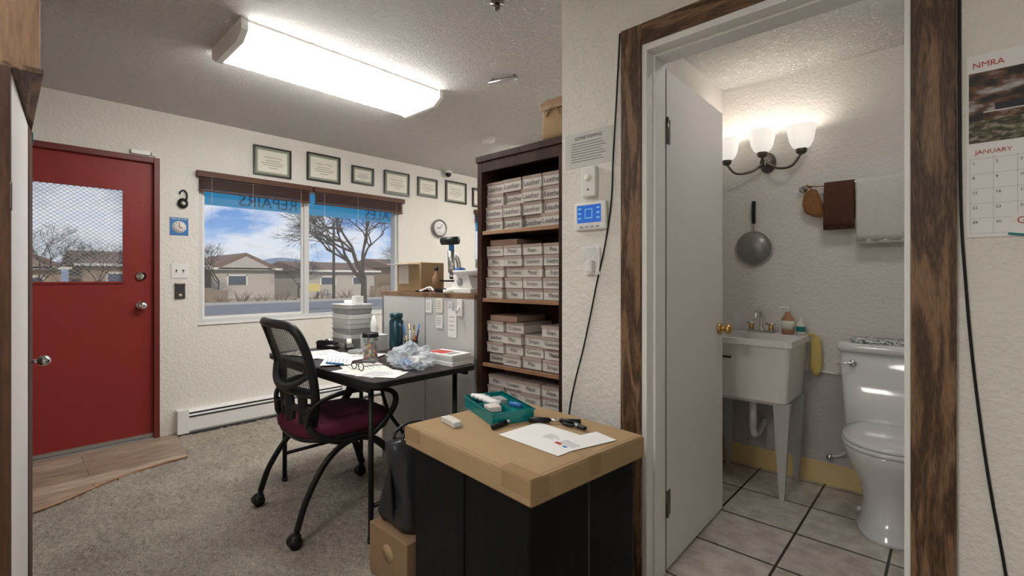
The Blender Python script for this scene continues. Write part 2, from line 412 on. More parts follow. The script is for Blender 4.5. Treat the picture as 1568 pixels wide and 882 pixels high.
# doorway trim
b = B('trim_doorway_casing')
b.box(-.945, -.857, 1.642, 1.66, 0, 2.15, 'oak'); b.box(-.0775, .0116, 1.642, 1.66, 0, 2.15, 'oak'); b.box(-.857, -.0775, 1.642, 1.66, 2.07, 2.15, 'oakx')
b.done(bevel=.004)
b = B('trim_doorway_jamb')
b.box(-.857, -.837, 1.648, 1.81, 0, 2.07, 'white'); b.box(-.090, -.0775, 1.648, 1.81, 0, 2.07, 'white'); b.box(-.837, -.090, 1.648, 1.81, 2.045, 2.07, 'white')
b.box(-.837, -.828, 1.70, 1.765, 0, 2.045, 'white'); b.box(-.094, -.090, 1.70, 1.765, 0, 2.045, 'white'); b.box(-.828, -.094, 1.70, 1.765, 2.034, 2.045, 'white')
b.box(-.837, -.090, 1.66, 1.80, 0.0, .006, 'steel')
b.done(bevel=.003)
b = B('bathroom_door')
b.at(-.838, 1.822, 0, rz=91.5)
b.box(0, .69, .0, .036, .012, 2.03, 'doorwhite', .003)
b.box(-.003, .0005, .002, .034, .013, 2.029, 'nickel')
for z in (1.78, .28):
    b.box(-.012, .03, -.003, .001, z-.05, z+.05, 'nickel'); b.cyl((-.006, -.004, z-.052), (-.006, -.004, z+.052), .007, 'nickel')
for sg, yo in ((-1, 0), (1, .036)):
    b.cyl((.63, yo, .935), (.63, yo+sg*.012, .935), .030, 'brass'); b.cyl((.63, yo+sg*.01, .935), (.63, yo+sg*.03, .935), .012, 'brass')
    b.sphere((.63, yo+sg*.045, .935), .026, 'brass', (1, .8, 1))
b.done()

# ---------------------------------------------------------------- entry door (red)
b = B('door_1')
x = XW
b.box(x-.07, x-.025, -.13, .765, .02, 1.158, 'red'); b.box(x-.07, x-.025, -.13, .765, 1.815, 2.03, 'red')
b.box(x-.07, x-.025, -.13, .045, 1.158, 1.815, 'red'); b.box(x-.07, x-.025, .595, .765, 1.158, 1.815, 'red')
for (a, c, d, e) in ((.035, .605, 1.148, 1.162), (.035, .605, 1.811, 1.825), (.035, .049, 1.162, 1.811), (.591, .605, 1.162, 1.811)):
    b.box(x-.025, x-.016, a, c, d, e, 'red')
b.box(x-.05, x-.047, .045, .595, 1.158, 1.815, 'glass')
b.box(x-.025, x-.018, -.13, .765, .02, .045, 'steel')
w0, w1, h0, h1 = .045, .595, 1.158, 1.815; sp = .026
for k in range(-40, 60):
    cc = k*sp
    for sg in (1, -1):
        pts = []
        for yy in (w0, w1):
            zz = h0+.8*sg*(yy-w0)+cc
            if h0 <= zz <= h1: pts.append((yy, zz))
        for zz in (h0, h1):
            yy = w0+(zz-h0-cc)/(.8*sg)
            if w0 < yy < w1: pts.append((yy, zz))
        if len(pts) >= 2 and (V(pts[0])-V(pts[1])).length > .01:
            b.cyl((x-.045, *pts[0]), (x-.045, *pts[1]), .0015, 'wire', seg=4, cap=False)
for z, r in ((1.20, .030), (.99, .030)):
    b.cyl((x-.025, .694, z), (x-.008, .694, z), r, 'chrome')
b.cyl((x-.01, .694, .99), (x+.02, .694, .99), .012, 'chrome'); b.sphere((x+.035, .694, .99), .029, 'chrome', (.8, 1, 1))
b.cyl((x-.01, .694, 1.20), (x+.004, .694, 1.20), .02, 'chrome'); b.box(x+.002, x+.014, .688, .700, 1.185, 1.215, 'chrome')
b.done()
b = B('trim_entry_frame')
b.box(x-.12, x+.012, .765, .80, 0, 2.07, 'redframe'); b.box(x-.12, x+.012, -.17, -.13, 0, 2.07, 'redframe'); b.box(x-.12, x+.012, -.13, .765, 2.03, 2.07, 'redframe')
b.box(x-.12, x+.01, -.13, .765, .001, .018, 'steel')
b.done(bevel=.003)

# ---------------------------------------------------------------- windows
def window(name, ya, yb, mull):
    b = B(name); z0, z1 = .83, 2.0; t = .03
    b.box(x-.10, x-.02, ya, ya+t, z0, z1, 'traylight'); b.box(x-.10, x-.02, yb-t, yb, z0, z1, 'traylight')
    b.box(x-.10, x-.02, ya+t, yb-t, z0, z0+t, 'traylight'); b.box(x-.10, x-.02, ya+t, yb-t, z1-t, z1, 'traylight')
    b.box(x-.095, x-.03, mull-.022, mull+.022, z0+t, z1-t, 'traylight')
    b.box(x-.07, x-.05, ya+t, ya+t+.02, z0+t, z1-t, 'white'); b.box(x-.07, x-.05, mull-.04, mull-.022, z0+t, z1-t, 'white')
    b.box(x-.07, x-.05, ya+t+.02, mull-.04, z0+t, z0+t+.02, 'white')
    b.box(x-.062, x-.058, ya+t, mull, z0+t, z1-t, 'glass'); b.box(x-.082, x-.078, mull, yb-t, z0+t, z1-t, 'glass')
    return b.done()
window('window_1', 1.05, 2.87, 1.905)
window('window_2', 3.97, 5.0, 4.5)
b = B('trim_1'); b.box(x-.018, x+.012, 1.045, 2.875, .818, .834, 'white'); b.done(bevel=.002)
b = B('trim_2'); b.box(x-.018, x+.012, 3.965, 5.005, .818, .834, 'white'); b.done(bevel=.002)
def blind(name, ya, yb):
    b = B(name)
    b.box(x+.001, x+.045, ya, yb, 1.975, 2.02, 'brownpaint')
    for i in range(9):
        b.box(x+.002, x+.036, ya+.02, yb-.02, 1.962-i*.0095, 1.966-i*.0095, 'brownpaint')
    b.box(x+.002, x+.038, ya+.02, yb-.02, 1.866, 1.878, 'brownpaint')
    for yy in (ya+.1, (ya+yb)/2-.05, yb-.1): b.cyl((x+.035, yy, 1.6), (x+.035, yy, 1.975), .0012, 'paper2', seg=6)
    b.done()
blind('window_blind', 1.03, 1.93); blind('window_blind', 1.945, 2.92); blind('window_blind', 3.95, 5.02)

b = B('sign_band')
b.box(x-.50, x-.49, 1.05, 5.2, 1.83, 2.06, 'skyblue')
b.text('REPAIRS', .15, (x-.488, 1.75, 1.85), (0, -1, 0), (0, 0, 1), 'skyblue2', off=-.002)
b.text('SALES', .15, (x-.488, 2.95, 1.85), (0, -1, 0), (0, 0, 1), 'skyblue2', off=-.002)
b.box(x-.50, x-.15, 1.05, 1.08, 2.03, 2.06, 'steel'); b.box(x-.50, x-.15, 5.17, 5.2, 2.03, 2.06, 'steel')
b.done()

# ---------------------------------------------------------------- items on west wall
def cert(ya, yb, z0, z1):
    b = B('framed_certificate'); X = XW+.0005
    b.box(X, X+.018, ya, yb, z0, z0+.014, 'frame'); b.box(X, X+.018, ya, yb, z1-.014, z1, 'frame')
    b.box(X, X+.018, ya, ya+.014, z0+.014, z1-.014, 'frame'); b.box(X, X+.018, yb-.014, yb, z0+.014, z1-.014, 'frame')
    b.box(X, X+.008, ya+.014, yb-.014, z0+.014, z1-.014, 'matboard')
    b.box(X+.008, X+.010, ya+.034, yb-.034, z0+.034, z1-.034, 'paper2')
    w = yb-ya; c = (ya+yb)/2; h = z1-z0
    b.text('Certificate of Training', w*.055, (X+.0105, c, z0+h*.62), (0, 1, 0), (0, 0, 1), 'ink')
    for k, (f, ww) in enumerate(((.52, .2), (.44, .3), (.37, .26), (.28, .12))):
        b.box(X+.010, X+.0107, c-w*ww, c+w*ww, z0+h*f, z0+h*f+.003, 'ink')
    b.done()
for ya, yb, z0, z1 in ((1.44, 1.75, 2.06, 2.31), (1.89, 2.21, 2.08, 2.335), (2.33, 2.57, 2.115, 2.29), (2.69, 3.0, 2.06, 2.305), (3.11, 3.38, 2.09, 2.30), (3.50, 3.82, 2.07, 2.32), (3.92, 4.2, 2.06, 2.29)):
    cert(ya, yb, z0, z1)

b = B('return_clock_sign')
b.box(XW, XW+.004, .862, .98, 1.51, 1.645, 'blue', .001)
b.cyl((XW+.004, .921, 1.573), (XW+.006, .921, 1.573), .045, 'paper', seg=28)
b.text('WILL RETURN', .0165, (XW+.005, .921, 1.629), (0, 1, 0), (0, 0, 1), 'paper')
for i in range(12):
    a = i*math.pi/6; b.sphere((XW+.0065, .921+.036*math.sin(a), 1.573+.036*math.cos(a)), .003, 'ink', seg=6)
b.tube([(XW+.008, .921, 1.573), (XW+.008, .921, 1.605)], .0025, 'redink', sub=1); b.tube([(XW+.008, .921, 1.573), (XW+.008, .942, 1.566)], .003, 'redink', sub=1)
b.done()
b = B('key_lock_hook')
b.sphere((XW+.016, .942, 1.755), .034, 'black', (.5, 1, 1.15)); b.cyl((XW+.032, .942, 1.755), (XW+.035, .942, 1.755), .018, 'chrome')
b.tube([(XW+.014, .965, 1.78), (XW+.014, .968, 1.83), (XW+.014, .948, 1.855), (XW+.012, .926, 1.84), (XW+.004, .926, 1.825)], .0055, 'black')
b.done()
b = B('light_switch')
b.box(XW, XW+.006, .87, .98, 1.185, 1.295, 'white', .002)
for yy in (.903, .947): b.box(XW+.006, XW+.008, yy-.006, yy+.006, 1.225, 1.255, 'paper2'); b.box(XW+.007, XW+.018, yy-.0035, yy+.0035, 1.238, 1.25, 'ink')
b.done()
b = B('door_intercom')
b.box(XW, XW+.014, .892, .958, 1.03, 1.147, 'nickel', .003); b.box(XW+.014, XW+.016, .903, .947, 1.085, 1.135, 'ink'); b.cyl((XW+.014, .925, 1.057), (XW+.018, .925, 1.057), .012, 'chrome')
b.done()
b = B('door_alarm_sensor'); b.box(XW, XW+.025, .63, .74, 2.078, 2.11, 'white', .004); b.box(XW, XW+.02, .75, .775, 2.078, 2.105, 'paper2', .003); b.done()
b = B('baseboard_heater')
prof = [(XW+.0, .015), (XW+.06, .015), (XW+.068, .03), (XW+.068, .125), (XW+.055, .15), (XW+.0, .15)]
prof2 = [(XW, .185), (XW+.052, .185), (XW+.066, .168), (XW+.060, .163), (XW+.048, .175), (XW, .175)]
ya, yb = .895, 3.9
b.prism(prof, 'Y', ya+.06, yb, 'white'); b.prism(prof2, 'Y', ya+.06, yb, 'white')
b.box(XW, XW+.05, ya+.06, yb, .15, .175, 'ink')
b.box(XW, XW+.074, ya, ya+.075, .012, .19, 'white', .004); b.box(XW, XW+.074, 2.2, 2.26, .012, .19, 'white', .004)
b.box(XW+.0, XW+.07, ya+.06, yb, .0, .015, 'ink')
b.box(XW+.066, XW+.0705, ya+.075, yb, .128, .14, 'ink')
b.done()
b = B('wall_clock')
b.cyl((XW, 3.40, 1.75), (XW+.03, 3.40, 1.75), .10, 'steel', seg=40); b.cyl((XW+.03, 3.40, 1.75), (XW+.034, 3.40, 1.75), .083, 'paper', seg=40)
b.tube([(XW+.03, 3.40+.092*math.cos(a*math.pi/16), 1.75+.092*math.sin(a*math.pi/16)) for a in range(32)], .010, 'nickel', sub=1, closed=True)
b.tube([(XW+.037, 3.40, 1.75), (XW+.037, 3.43, 1.80)], .003, 'ink', sub=1); b.tube([(XW+.037, 3.40, 1.75), (XW+.037, 3.36, 1.76)], .004, 'ink', sub=1)
b.done()
b = B('security_camera'); b.cyl((XW+.06, 3.50, H-.03), (XW+.06, 3.50, H), .04, 'white'); b.sphere((XW+.06, 3.50, H-.04), .034, 'black'); b.done()

# ---------------------------------------------------------------- ceiling fixtures
def fluoro(name, x0, x1, y0, y1):
    b = B(name); z = H
    lens = [(x0+.03, z-.01), (x0+.015, z-.055), (x0+.07, z-.085), (x1-.07, z-.085), (x1-.015, z-.055), (x1-.03, z-.01)]
    b.prism(lens, 'Y', y0+.03, y1-.03, 'diff')
    cap = [(x0, z), (x0, z-.055), (x0+.065, z-.093), (x1-.065, z-.093), (x1, z-.055), (x1, z)]
    b.prism(cap, 'Y', y0, y0+.03, 'white'); b.prism(cap, 'Y', y1-.03, y1, 'white')
    b.box(x0+.01, x1-.01, y0+.03, y1-.03, z-.012, z, 'white')
    return b.done()
fluoro('fluorescent_ceiling_light', -2.91, -2.45, .77, 1.98)
fluoro('fluorescent_ceiling_light', -2.91, -2.45, 3.3, 4.5)  # out-of-view extra fixture, added to lift brightness in the far area
fluoro('fluorescent_ceiling_light', -1.0, -.54, -1.4, -.2)  # unseen fixture added behind the camera as fill for the room
b = B('smoke_detector'); b.lathe(-2.99, 2.92, [(.0, H-.035), (.05, H-.035), (.062, H-.02), (.065, H)], 'white'); b.done()
b = B('ceiling_curtain_rod'); b.tube([(-2.10, 2.06, H-.02), (-1.92, 2.12, H-.02)], .012, 'steel', sub=1); b.cyl((-2.08, 2.066, H-.02), (-2.08, 2.066, H), .008, 'steel'); b.cyl((-1.94, 2.113, H-.02), (-1.94, 2.113, H), .008, 'steel'); b.done()
b = B('ceiling_fire_sprinkler'); b.cyl((-1.48, 1.50, H-.012), (-1.48, 1.50, H), .030, 'nickel'); b.cyl((-1.48, 1.50, H-.04), (-1.48, 1.50, H-.01), .012, 'nickel'); b.done()

# ---------------------------------------------------------------- left tall cabinet
b = B('wooden_cabinet')
b.box(-3.0, -1.80, -.55, .072, 1.745, H-.002, 'cabwood'); b.box(-3.02, -1.775, .0, .078, 1.73, 1.745, 'oakx')
b.box(-2.60, -1.80, -.55, -.52, 0, 1.73, 'cabwood'); b.box(-2.63, -2.60, -.55, .0, 0, 1.73, 'cabwood')
b.at(-1.735, .0155, 0, rz=180-4.5)
b.box(0, .80, .0, .028, .01, 1.72, 'doorwhite'); b.box(-.004, .03, -.001, .03, .01, 1.72, 'darkwood'); b.box(.62, .804, -.003, .03, .01, 1.72, 'darkwood')
b.cyl((.755, -.002, .88), (.755, -.02, .88), .008, 'chrome'); b.sphere((.755, -.035, .88), .020, 'chrome')
b.box(-.006, .012, -.004, .0, 1.36, 1.43, 'nickel')
b.at(); b.box(-2.62, -2.5, .03, .082, 1.69, 1.729, 'teal')
b.done(bevel=.002)

# ---------------------------------------------------------------- bookcase
bx0, bx1, by0, by1 = -1.855, -1.262, 1.73, 2.03
b = B('bookcase')
b.box(bx0, bx0+.035, by0, by1, 0, 1.80, 'walnut'); b.box(bx1-.05, bx1, by0, by1, 0, 1.80, 'walnut')
b.box(bx0-.006, bx1+.006, by0-.008, by1, 1.80, 1.832, 'walnut'); b.box(bx0+.035, bx1-.05, by0, by0+.02, 1.745, 1.80, 'walnut')
b.box(bx0+.035, bx1-.05, by1-.01, by1, 0, 1.80, 'walnut')
shz = [1.435, 1.082, .742, .402, .08]
for z in shz:
    b.box(bx0+.035, bx1-.05, by0+.012, by1-.01, z-.02, z, 'walnut'); b.box(bx0+.035, bx1-.05, by0+.004, by0+.012, z-.02, z, 'shelfedge')
b.box(bx0+.035, bx1-.05, by0+.01, by0+.02, 0, .06, 'walnut')
b.done(bevel=.002)
b = B('watch_band_boxes')
words = ['Leather', 'Metal', 'Misc', 'Expn', 'Straps', 'Pins', 'Gaskets', 'Crowns']
for si, z in enumerate(shz):
    n = 4; w = (bx1-.05-bx0-.035)/n
    rows = 4 if si == 0 else (5 if si in (1, 3) else 4)
    hh = .0645 if si == 0 else .055
    for c in range(n):
        rr = rows
        if si == 2 and c > 1: rr = 3 if c == 2 else 4
        for r in range(rr):
            xa = bx0+.035+c*w+.003+random.uniform(0, .005); xb = xa+w-.009; za = z+r*hh+.0005
            ya = by0+.025+random.uniform(0, .03)
            b.box(xa, xb, ya, by1-.02, za, za+hh-.0035, 'boxlab')
            b.box(xa-.001, xb+.001, ya-.003, by1-.02, za+hh-.016, za+hh-.0025, 'boxside')
            t = words[0] if si == 0 else words[(si*3+r*5+c*2) % 8]
            b.text(t, .034 if si == 0 else .027, ((xa+xb)/2, ya-.0035, za+.014), (1, 0, 0), (0, 0, 1), 'ink', off=.0005)
    if si in (1, 2):
        b.box(bx0+.06, bx0+.25, by0+.04, by1-.03, z+(rows)*hh+.001, z+rows*hh+.030, 'boxdark')
b.done()
b = B('paper_bag')
prof = []
for k, (z, rx, ry) in enumerate(((0, .075, .05), (.04, .078, .052), (.12, .074, .047), (.19, .076, .04), (.20, .078, .038))):
    ring = []
    for i in range(32):
        a = 2*math.pi*i/32; c, d = math.cos(a), math.sin(a)
        wob = .004*noise.noise(V((c*3, d*3, z*20)))
        ring.append((-1.36+(rx+wob)*math.copysign(abs(c)**.4, c), 1.80+(ry+wob)*math.copysign(abs(d)**.4, d), 1.833+z))
    prof.append(ring)
b.loft(prof, 'card'); b.tube([(-1.40, 1.75, 1.95), (-1.36, 1.75, 1.99), (-1.32, 1.75, 1.95)], .004, 'cardd'); b.box(-1.435, -1.285, 1.747, 1.750, 1.98, 2.02, 'shelfedge'); b.done()

# ---------------------------------------------------------------- grey counter cabinet
b = B('counter_cabinet')
b.box(-2.76, -1.87, 1.72, 2.32, 0, 1.075, 'greycab'); b.box(-2.78, -1.865, 1.7175, 2.34, 1.075, 1.10, 'cabwood')
b.box(-2.765, -2.745, 1.7175, 1.73, 0, 1.075, 'steel'); b.box(-2.3, -2.296, 1.7185, 1.72, .0, 1.075, 'nickel')
b.done(bevel=.003)
b = B('sticky_note')
for cx, cz, w, h, m in ((-2.26, 1.02, .06, .075, 'paper'), (-2.16, 1.03, .06, .085, 'paper2'), (-2.16, .935, .06, .075, 'paper'), (-2.045, .93, .075, .15, 'paper'), (-2.06, 1.03, .035, .05, 'paper')):
    b.box(cx-w/2, cx+w/2, 1.7155, 1.717, cz-h/2, cz+h/2, m)
    for k in range(4): b.box(cx-w*.35, cx+w*.25, 1.7150, 1.7155, cz+h*.25-k*h*.16, cz+h*.25-k*h*.16+.002, 'ink')
b.done()
b = B('wall_hook'); b.box(-2.0, -1.955, 1.710, 1.717, .975, 1.07, 'white', .003); b.tube([(-1.978, 1.71, 1.03), (-1.978, 1.69, 1.0), (-1.978, 1.685, 1.015)], .005, 'white'); b.done()
b = B('open_cardboard_box')
b.box(-2.68, -2.42, 1.78, 1.96, 1.101, 1.285, 'card'); b.box(-2.68, -2.44, 1.70, 1.785, 1.272, 1.276, 'boxlab'); b.box(-2.66, -2.55, 1.777, 1.78, 1.15, 1.27, 'boxlab')
b.done(bevel=.002)
b = B('microscope'); cx, cy = -2.20, 1.84; z = 1.10
b.box(cx-.06, cx+.06, cy-.08, cy+.08, z, z+.025, 'blackmetal', .005)
b.tube([(cx, cy+.06, z+.02), (cx, cy+.065, z+.10), (cx, cy+.05, z+.2), (cx, cy+.0, z+.24)], .014, 'steel')
b.cyl((cx, cy, z+.12), (cx, cy, z+.25), .020, 'steel', r1=.024); b.cyl((cx, cy, z+.08), (cx, cy, z+.12), .012, 'chrome')
b.cyl((cx-.05, cy-.03, z+.31), (cx+.06, cy, z+.31), .024, 'black'); b.cyl((cx, cy, z+.25), (cx, cy, z+.30), .016, 'blue')
b.box(cx-.045, cx+.045, cy-.05, cy+.04, z+.065, z+.075, 'blackmetal'); b.cyl((cx-.04, cy+.06, z+.13), (cx+.04, cy+.06, z+.13), .02, 'blue')
b.done()
b = B('postal_scale'); cx, cy = -2.02, 1.83
b.box(cx-.11, cx+.10, cy-.09, cy+.09, 1.101, 1.13, 'white', .006)
b.prism([(cx-.10, 1.13), (cx+.08, 1.13), (cx+.05, 1.20), (cx-.05, 1.20)], 'Y', cy-.06, cy+.06, 'white')
b.ell([(cx, cy, 1.20, .07, .07), (cx, cy, 1.21, .10, .09), (cx, cy, 1.225, .11, .10), (cx, cy, 1.23, .105, .095)], 'white')
b.cyl((cx-.02, cy-.062, 1.165), (cx-.02, cy-.066, 1.165), .022, 'traygrey')
b.done()
b = B('glue_bottle')
b.lathe(-2.355, 1.85, [(.0, 1.101), (.025, 1.101), (.027, 1.19), (.012, 1.215), (.011, 1.235)], 'cardd', cap=True); b.lathe(-2.355, 1.85, [(.014, 1.235), (.014, 1.262), (0.001, 1.262)], 'black')
b.done()
b = B('hand_tools')
for i in range(3):
    xx = -2.41+i*.025; b.tube([(xx, 1.73+.01*(i % 2), 1.108), (xx+.04, 1.77, 1.11+.01*(i % 3)), (xx+.07, 1.775, 1.11)], .006, ['black', 'steel', 'white'][i % 3])
b.done()
b = B('tape_roll'); b.T = Matrix.Translation((-2.10, 1.735, 1.101))
b.lathe(0, 0, [(.018, 0), (.032, 0), (.032, .02), (.018, .02), (.018, 0)], 'paper2'); b.done()

# ---------------------------------------------------------------- folding table
tx0, tx1, ty0, ty1, tz = -2.98, -1.79, 1.07, 1.68, .74
b = B('folding_table')
b.ell([((tx0+tx1)/2, (ty0+ty1)/2, tz-.025, (tx1-tx0)/2, (ty1-ty0)/2), ((tx0+tx1)/2, (ty0+ty1)/2, tz-.0, (tx1-tx0)/2, (ty1-ty0)/2)], 'black', seg=64, p=18, smooth=False)
b.box(tx0+.012, tx1-.012, ty0+.012, ty1-.012, tz-.001, tz+.0012, 'tabletop')
for xs, sg in ((tx0+.12, 1), (tx1-.12, -1)):
    for yy in (ty0+.06, ty1-.06):
        b.cyl((xs, yy, tz-.03), (xs, yy, .012), .0125, 'blackmetal'); b.cyl((xs, yy, .0), (xs, yy, .02), .016, 'black')
    b.tube([(xs, ty0+.06, .16), (xs, ty1-.06, .16)], .010, 'blackmetal', sub=1)
    b.tube([(xs, ty0+.06, tz-.045), (xs, ty1-.06, tz-.045)], .012, 'blackmetal', sub=1)
    b.tube([(xs, (ty0+ty1)/2, .16), (xs+sg*.08, (ty0+ty1)/2, .38), (xs+sg*.25, (ty0+ty1)/2, .5), (xs+sg*.36, (ty0+ty1)/2, tz-.03)], .009, 'blackmetal')
b.box(tx0+.06, tx1-.06, ty0+.02, ty0+.035, tz-.055, tz-.025, 'blackmetal'); b.box(tx0+.06, tx1-.06, ty1-.035, ty1-.02, tz-.055, tz-.025, 'blackmetal')
b.done()
T = tz+.0015
b = B('stacked_parts_trays')
for i in range(9):
    z0 = T+i*.031; m = 'traylight' if i in (0, 4, 5, 8) else ('traygrey' if i % 2 else 'paper')
    b.ell([(-2.86, 1.555, z0, .112, .082), (-2.86, 1.555, z0+.024, .118, .088), (-2.86, 1.555, z0+.029, .122, .092)], m, seg=40, p=8, smooth=False)
b.box(-2.82, -2.76, 1.53, 1.58, T+.279, T+.33, 'paper'); b.lathe(-2.90, 1.56, [(.035, T+.279), (.035, T+.30), (.0, T+.30)], 'paper')
b.done()
b = B('candy_jar'); cx, cy = -2.27, 1.34
b.lathe(cx, cy, [(0.001, T), (.039, T), (.041, T+.01), (.041, T+.135)], 'clearp'); b.lathe(cx, cy, [(.043, T+.132), (.043, T+.15), (.036, T+.155), (.001, T+.155)], 'black')
cm = [mat('candy_%d' % i, c, .3) for i, c in enumerate(((.55, .03, .03), (.05, .3, .06), (.7, .4, .03), (.08, .05, .03), (.6, .55, .4)))]
for i in range(150):
    a = random.uniform(0, 6.28); r = .032*math.sqrt(random.random()); b.sphere((cx+r*math.cos(a), cy+r*math.sin(a), T+.010+.112*random.random()), .0078, cm[i % 5], seg=6)
b.done()
b = B('travel_mug'); b.lathe(-2.42, 1.60, [(.001, T), (.036, T), (.042, T+.05), (.042, T+.19), (.030, T+.205), (.038, T+.21), (.038, T+.235), (.0, T+.24)], 'thermos')
b.tube([(-2.385, 1.59, T+.06), (-2.345, 1.58, T+.08), (-2.345, 1.58, T+.16), (-2.385, 1.59, T+.18)], .008, 'thermos'); b.done()
b = B('pencil_cup'); cx, cy = -2.27, 1.60
b.lathe(cx, cy, [(.001, T), (.038, T), (.040, T+.09), (.036, T+.09), (.034, T+.01), (.001, T+.01)], 'black')
pm = ['redink', 'ink', 'blue', 'yellow', 'paper', 'brass']
for i in range(12):
    a = i*.55; dx, dy = math.cos(a), math.sin(a)
    b.cyl((cx+.015*dx, cy+.015*dy, T+.012), (cx+.045*dx, cy+.045*dy, T+.12+.03*(i % 3)), .0045, pm[i % 6], seg=6)
b.done()
b = B('tissue_box'); b.box(-2.66, -2.54, 1.50, 1.62, T, T+.10, 'traylight', .003)
ring = []
for k, (z, r) in enumerate(((.10, .022), (.13, .032), (.17, .028), (.21, .012), (.22, .002))):
    ring.append([(-2.60+r*(1+.35*math.sin(3*a*2*math.pi/18+k))*math.cos(a*2*math.pi/18), 1.56+r*.7*(1+.35*math.cos(2*a*2*math.pi/18+k))*math.sin(a*2*math.pi/18), T+z) for a in range(18)])
b.loft(ring, 'paper'); b.done()
def crumple(name, c, s, m, seed, freq=1.6, amp=.35, inner=None):
    b = B(name); rings = []
    for k in range(1, 30):
        t = math.pi*k/30; r = []
        for i in range(60):
            a = 2*math.pi*i/60; n = V((math.sin(t)*math.cos(a), math.sin(t)*math.sin(a), -math.cos(t)))
            q = 1+amp*noise.noise(n*freq+V((seed, 0, 0)))+amp*.6*abs(noise.noise(n*freq*3.2+V((0, seed, 0))))+.12*abs(noise.noise(n*freq*8))
            p = V((n.x*s[0]*q, n.y*s[1]*q, n.z*s[2]*q)); p.z = max(p.z, -s[2]*.8)
            r.append(tuple(V(c)+p+V((0, 0, s[2]*.8))))
        rings.append(r)
    b.loft(rings, m, False)
    if inner: inner(b)
    return b.done()
def bag_inside(b):
    b.sheet((-2.0, 1.40, T+.012), .10, .07, 20, 'blue', .02); b.sheet((-1.95, 1.41, T+.034), .08, .06, -15, 'paper', .02)
crumple('plastic_bag', (-1.98, 1.40, T+.001), (.105, .085, .055), 'bagfilm', 3.1, freq=2.6, amp=.6, inner=bag_inside)
b = B('book_stack')
b.at(-1.95, 1.60, T, rz=4); b.box(-.12, .12, -.075, .075, 0, .022, 'paper', .002); b.box(-.118, .116, -.07, .078, .0225, .04, 'traylight', .002); b.box(-.11, .11, -.07, .07, .0405, .055, 'paper', .002)
b.box(-.10, .02, -.05, .04, .0552, .0556, 'redink'); b.box(.03, .08, -.05, .03, .0552, .0556, 'traygrey'); b.done()
b = B('desk_papers')
for k, (px, py, w, d, r, m) in enumerate(((-2.05, 1.19, .28, .19, 12, 'paper'), (-2.13, 1.23, .27, .2, -15, 'paper2'), (-1.93, 1.20, .2, .14, 30, 'paper'), (-2.5, 1.30, .29, .21, 8, 'paper'), (-2.68, 1.27, .28, .2, -8, 'paper'), (-2.78, 1.20, .2, .15, 20, 'paper2'), (-2.44, 1.43, .16, .11, 35, 'paper'), (-2.36, 1.20, .2, .15, -32, 'paper'))):
    b.sheet((px, py, T+.001*k), w, d, r, m)
    b.T = Matrix.Translation((px, py, T+.001*k+.001)) @ Matrix.Rotation(math.radians(r), 4, 'Z')
    for q in range(6): b.box(-w*.4, w*(.1+.05*(q % 4)), -d*.35+q*d*.13, -d*.35+q*d*.13+.003, 0, .0003, 'ink')
    b.at()
b.done()
b = B('eyeglasses'); z = T+.016
for dx in (-.033, .033): b.tube([(-2.10+dx+.024*math.cos(a*math.pi/6), 1.17, z+.006+.018*math.sin(a*math.pi/6)) for a in range(12)], .0022, 'black', sub=2, closed=True)
b.tube([(-2.111, 1.17, z+.01), (-2.10, 1.17, z+.014), (-2.089, 1.17, z+.01)], .002, 'black')
for sg in (-1, 1): b.tube([(-2.10+sg*.058, 1.17, z+.01), (-2.10+sg*.06, 1.25, z+.008), (-2.10+sg*.058, 1.30, z-.004)], .002, 'black')
b.done()
b = B('desk_stapler'); b.at(-2.88, 1.40, T, rz=25)
b.prism([(-.07, 0), (.07, 0), (.07, .012), (-.05, .02), (-.07, .02)], 'Y', -.018, .018, 'black'); b.prism([(-.07, .02), (.06, .028), (.072, .038), (.03, .05), (-.06, .052), (-.075, .04)], 'Y', -.017, .017, 'black')
b.tube([(-.02, 0, .05), (0, 0, .06), (.02, 0, .05)], .006, 'chrome'); b.done(bevel=.002)
b = B('tape_dispenser'); b.at(-2.70, 1.45, T, rz=-20)
b.prism([(-.06, 0), (.07, 0), (.075, .03), (.05, .025), (.02, .045), (-.04, .045), (-.06, .02)], 'Y', -.02, .02, 'black'); b.cyl((-.01, -.012, .045), (-.01, .012, .045), .028, 'paper2', seg=24); b.done()
b = B('watch_parts_case'); b.at(-2.54, 1.42, T+.004, rz=15); b.box(-.05, .05, -.035, .035, 0, .018, 'traygrey', .003); b.box(-.046, .046, -.031, .031, .018, .024, 'clearp'); b.done()
b = B('pen')
b.cyl((-2.34, 1.13, T+.013), (-2.24, 1.17, T+.013), .005, 'blue', seg=8); b.cyl((-2.24, 1.17, T+.013), (-2.225, 1.176, T+.012), .0045, 'chrome', r1=.001, seg=8); b.done()

# ---------------------------------------------------------------- office chair
b = B('office_chair'); CX, CY = -2.36, 1.185
b.at(CX, CY, 0, rz=-4)
for sx in (-1, 1):
    b.tube([(sx*.27, -.28, .075), (sx*.265, -.235, .20), (sx*.25, -.14, .34), (sx*.235, -.02, .405), (sx*.235, .10, .385), (sx*.255, .21, .26), (sx*.27, .28, .075)], .0135, 'blackmetal', flat=1.5)
    for sy in (-1, 1):
        cx, cy = sx*.27, sy*.28
        b.cyl((cx, cy, .05), (cx, cy, .09), .012, 'black')
        for k in (-.014, .014): b.cyl((cx+k-.009, cy-.012, .030), (cx+k+.009, cy-.012, .030), .028, 'black', seg=24)
        b.sphere((cx, cy-.008, .047), .026, 'black', (1, 1, .8))
    b.tube([(sx*.215, -.215, .50), (sx*.25, -.20, .60), (sx*.262, -.08, .645), (sx*.262, .10, .64), (sx*.26, .20, .60), (sx*.25, .20, .52), (sx*.24, .10, .42), (sx*.236, .02, .41)], .011, 'blackmetal', flat=1.4)
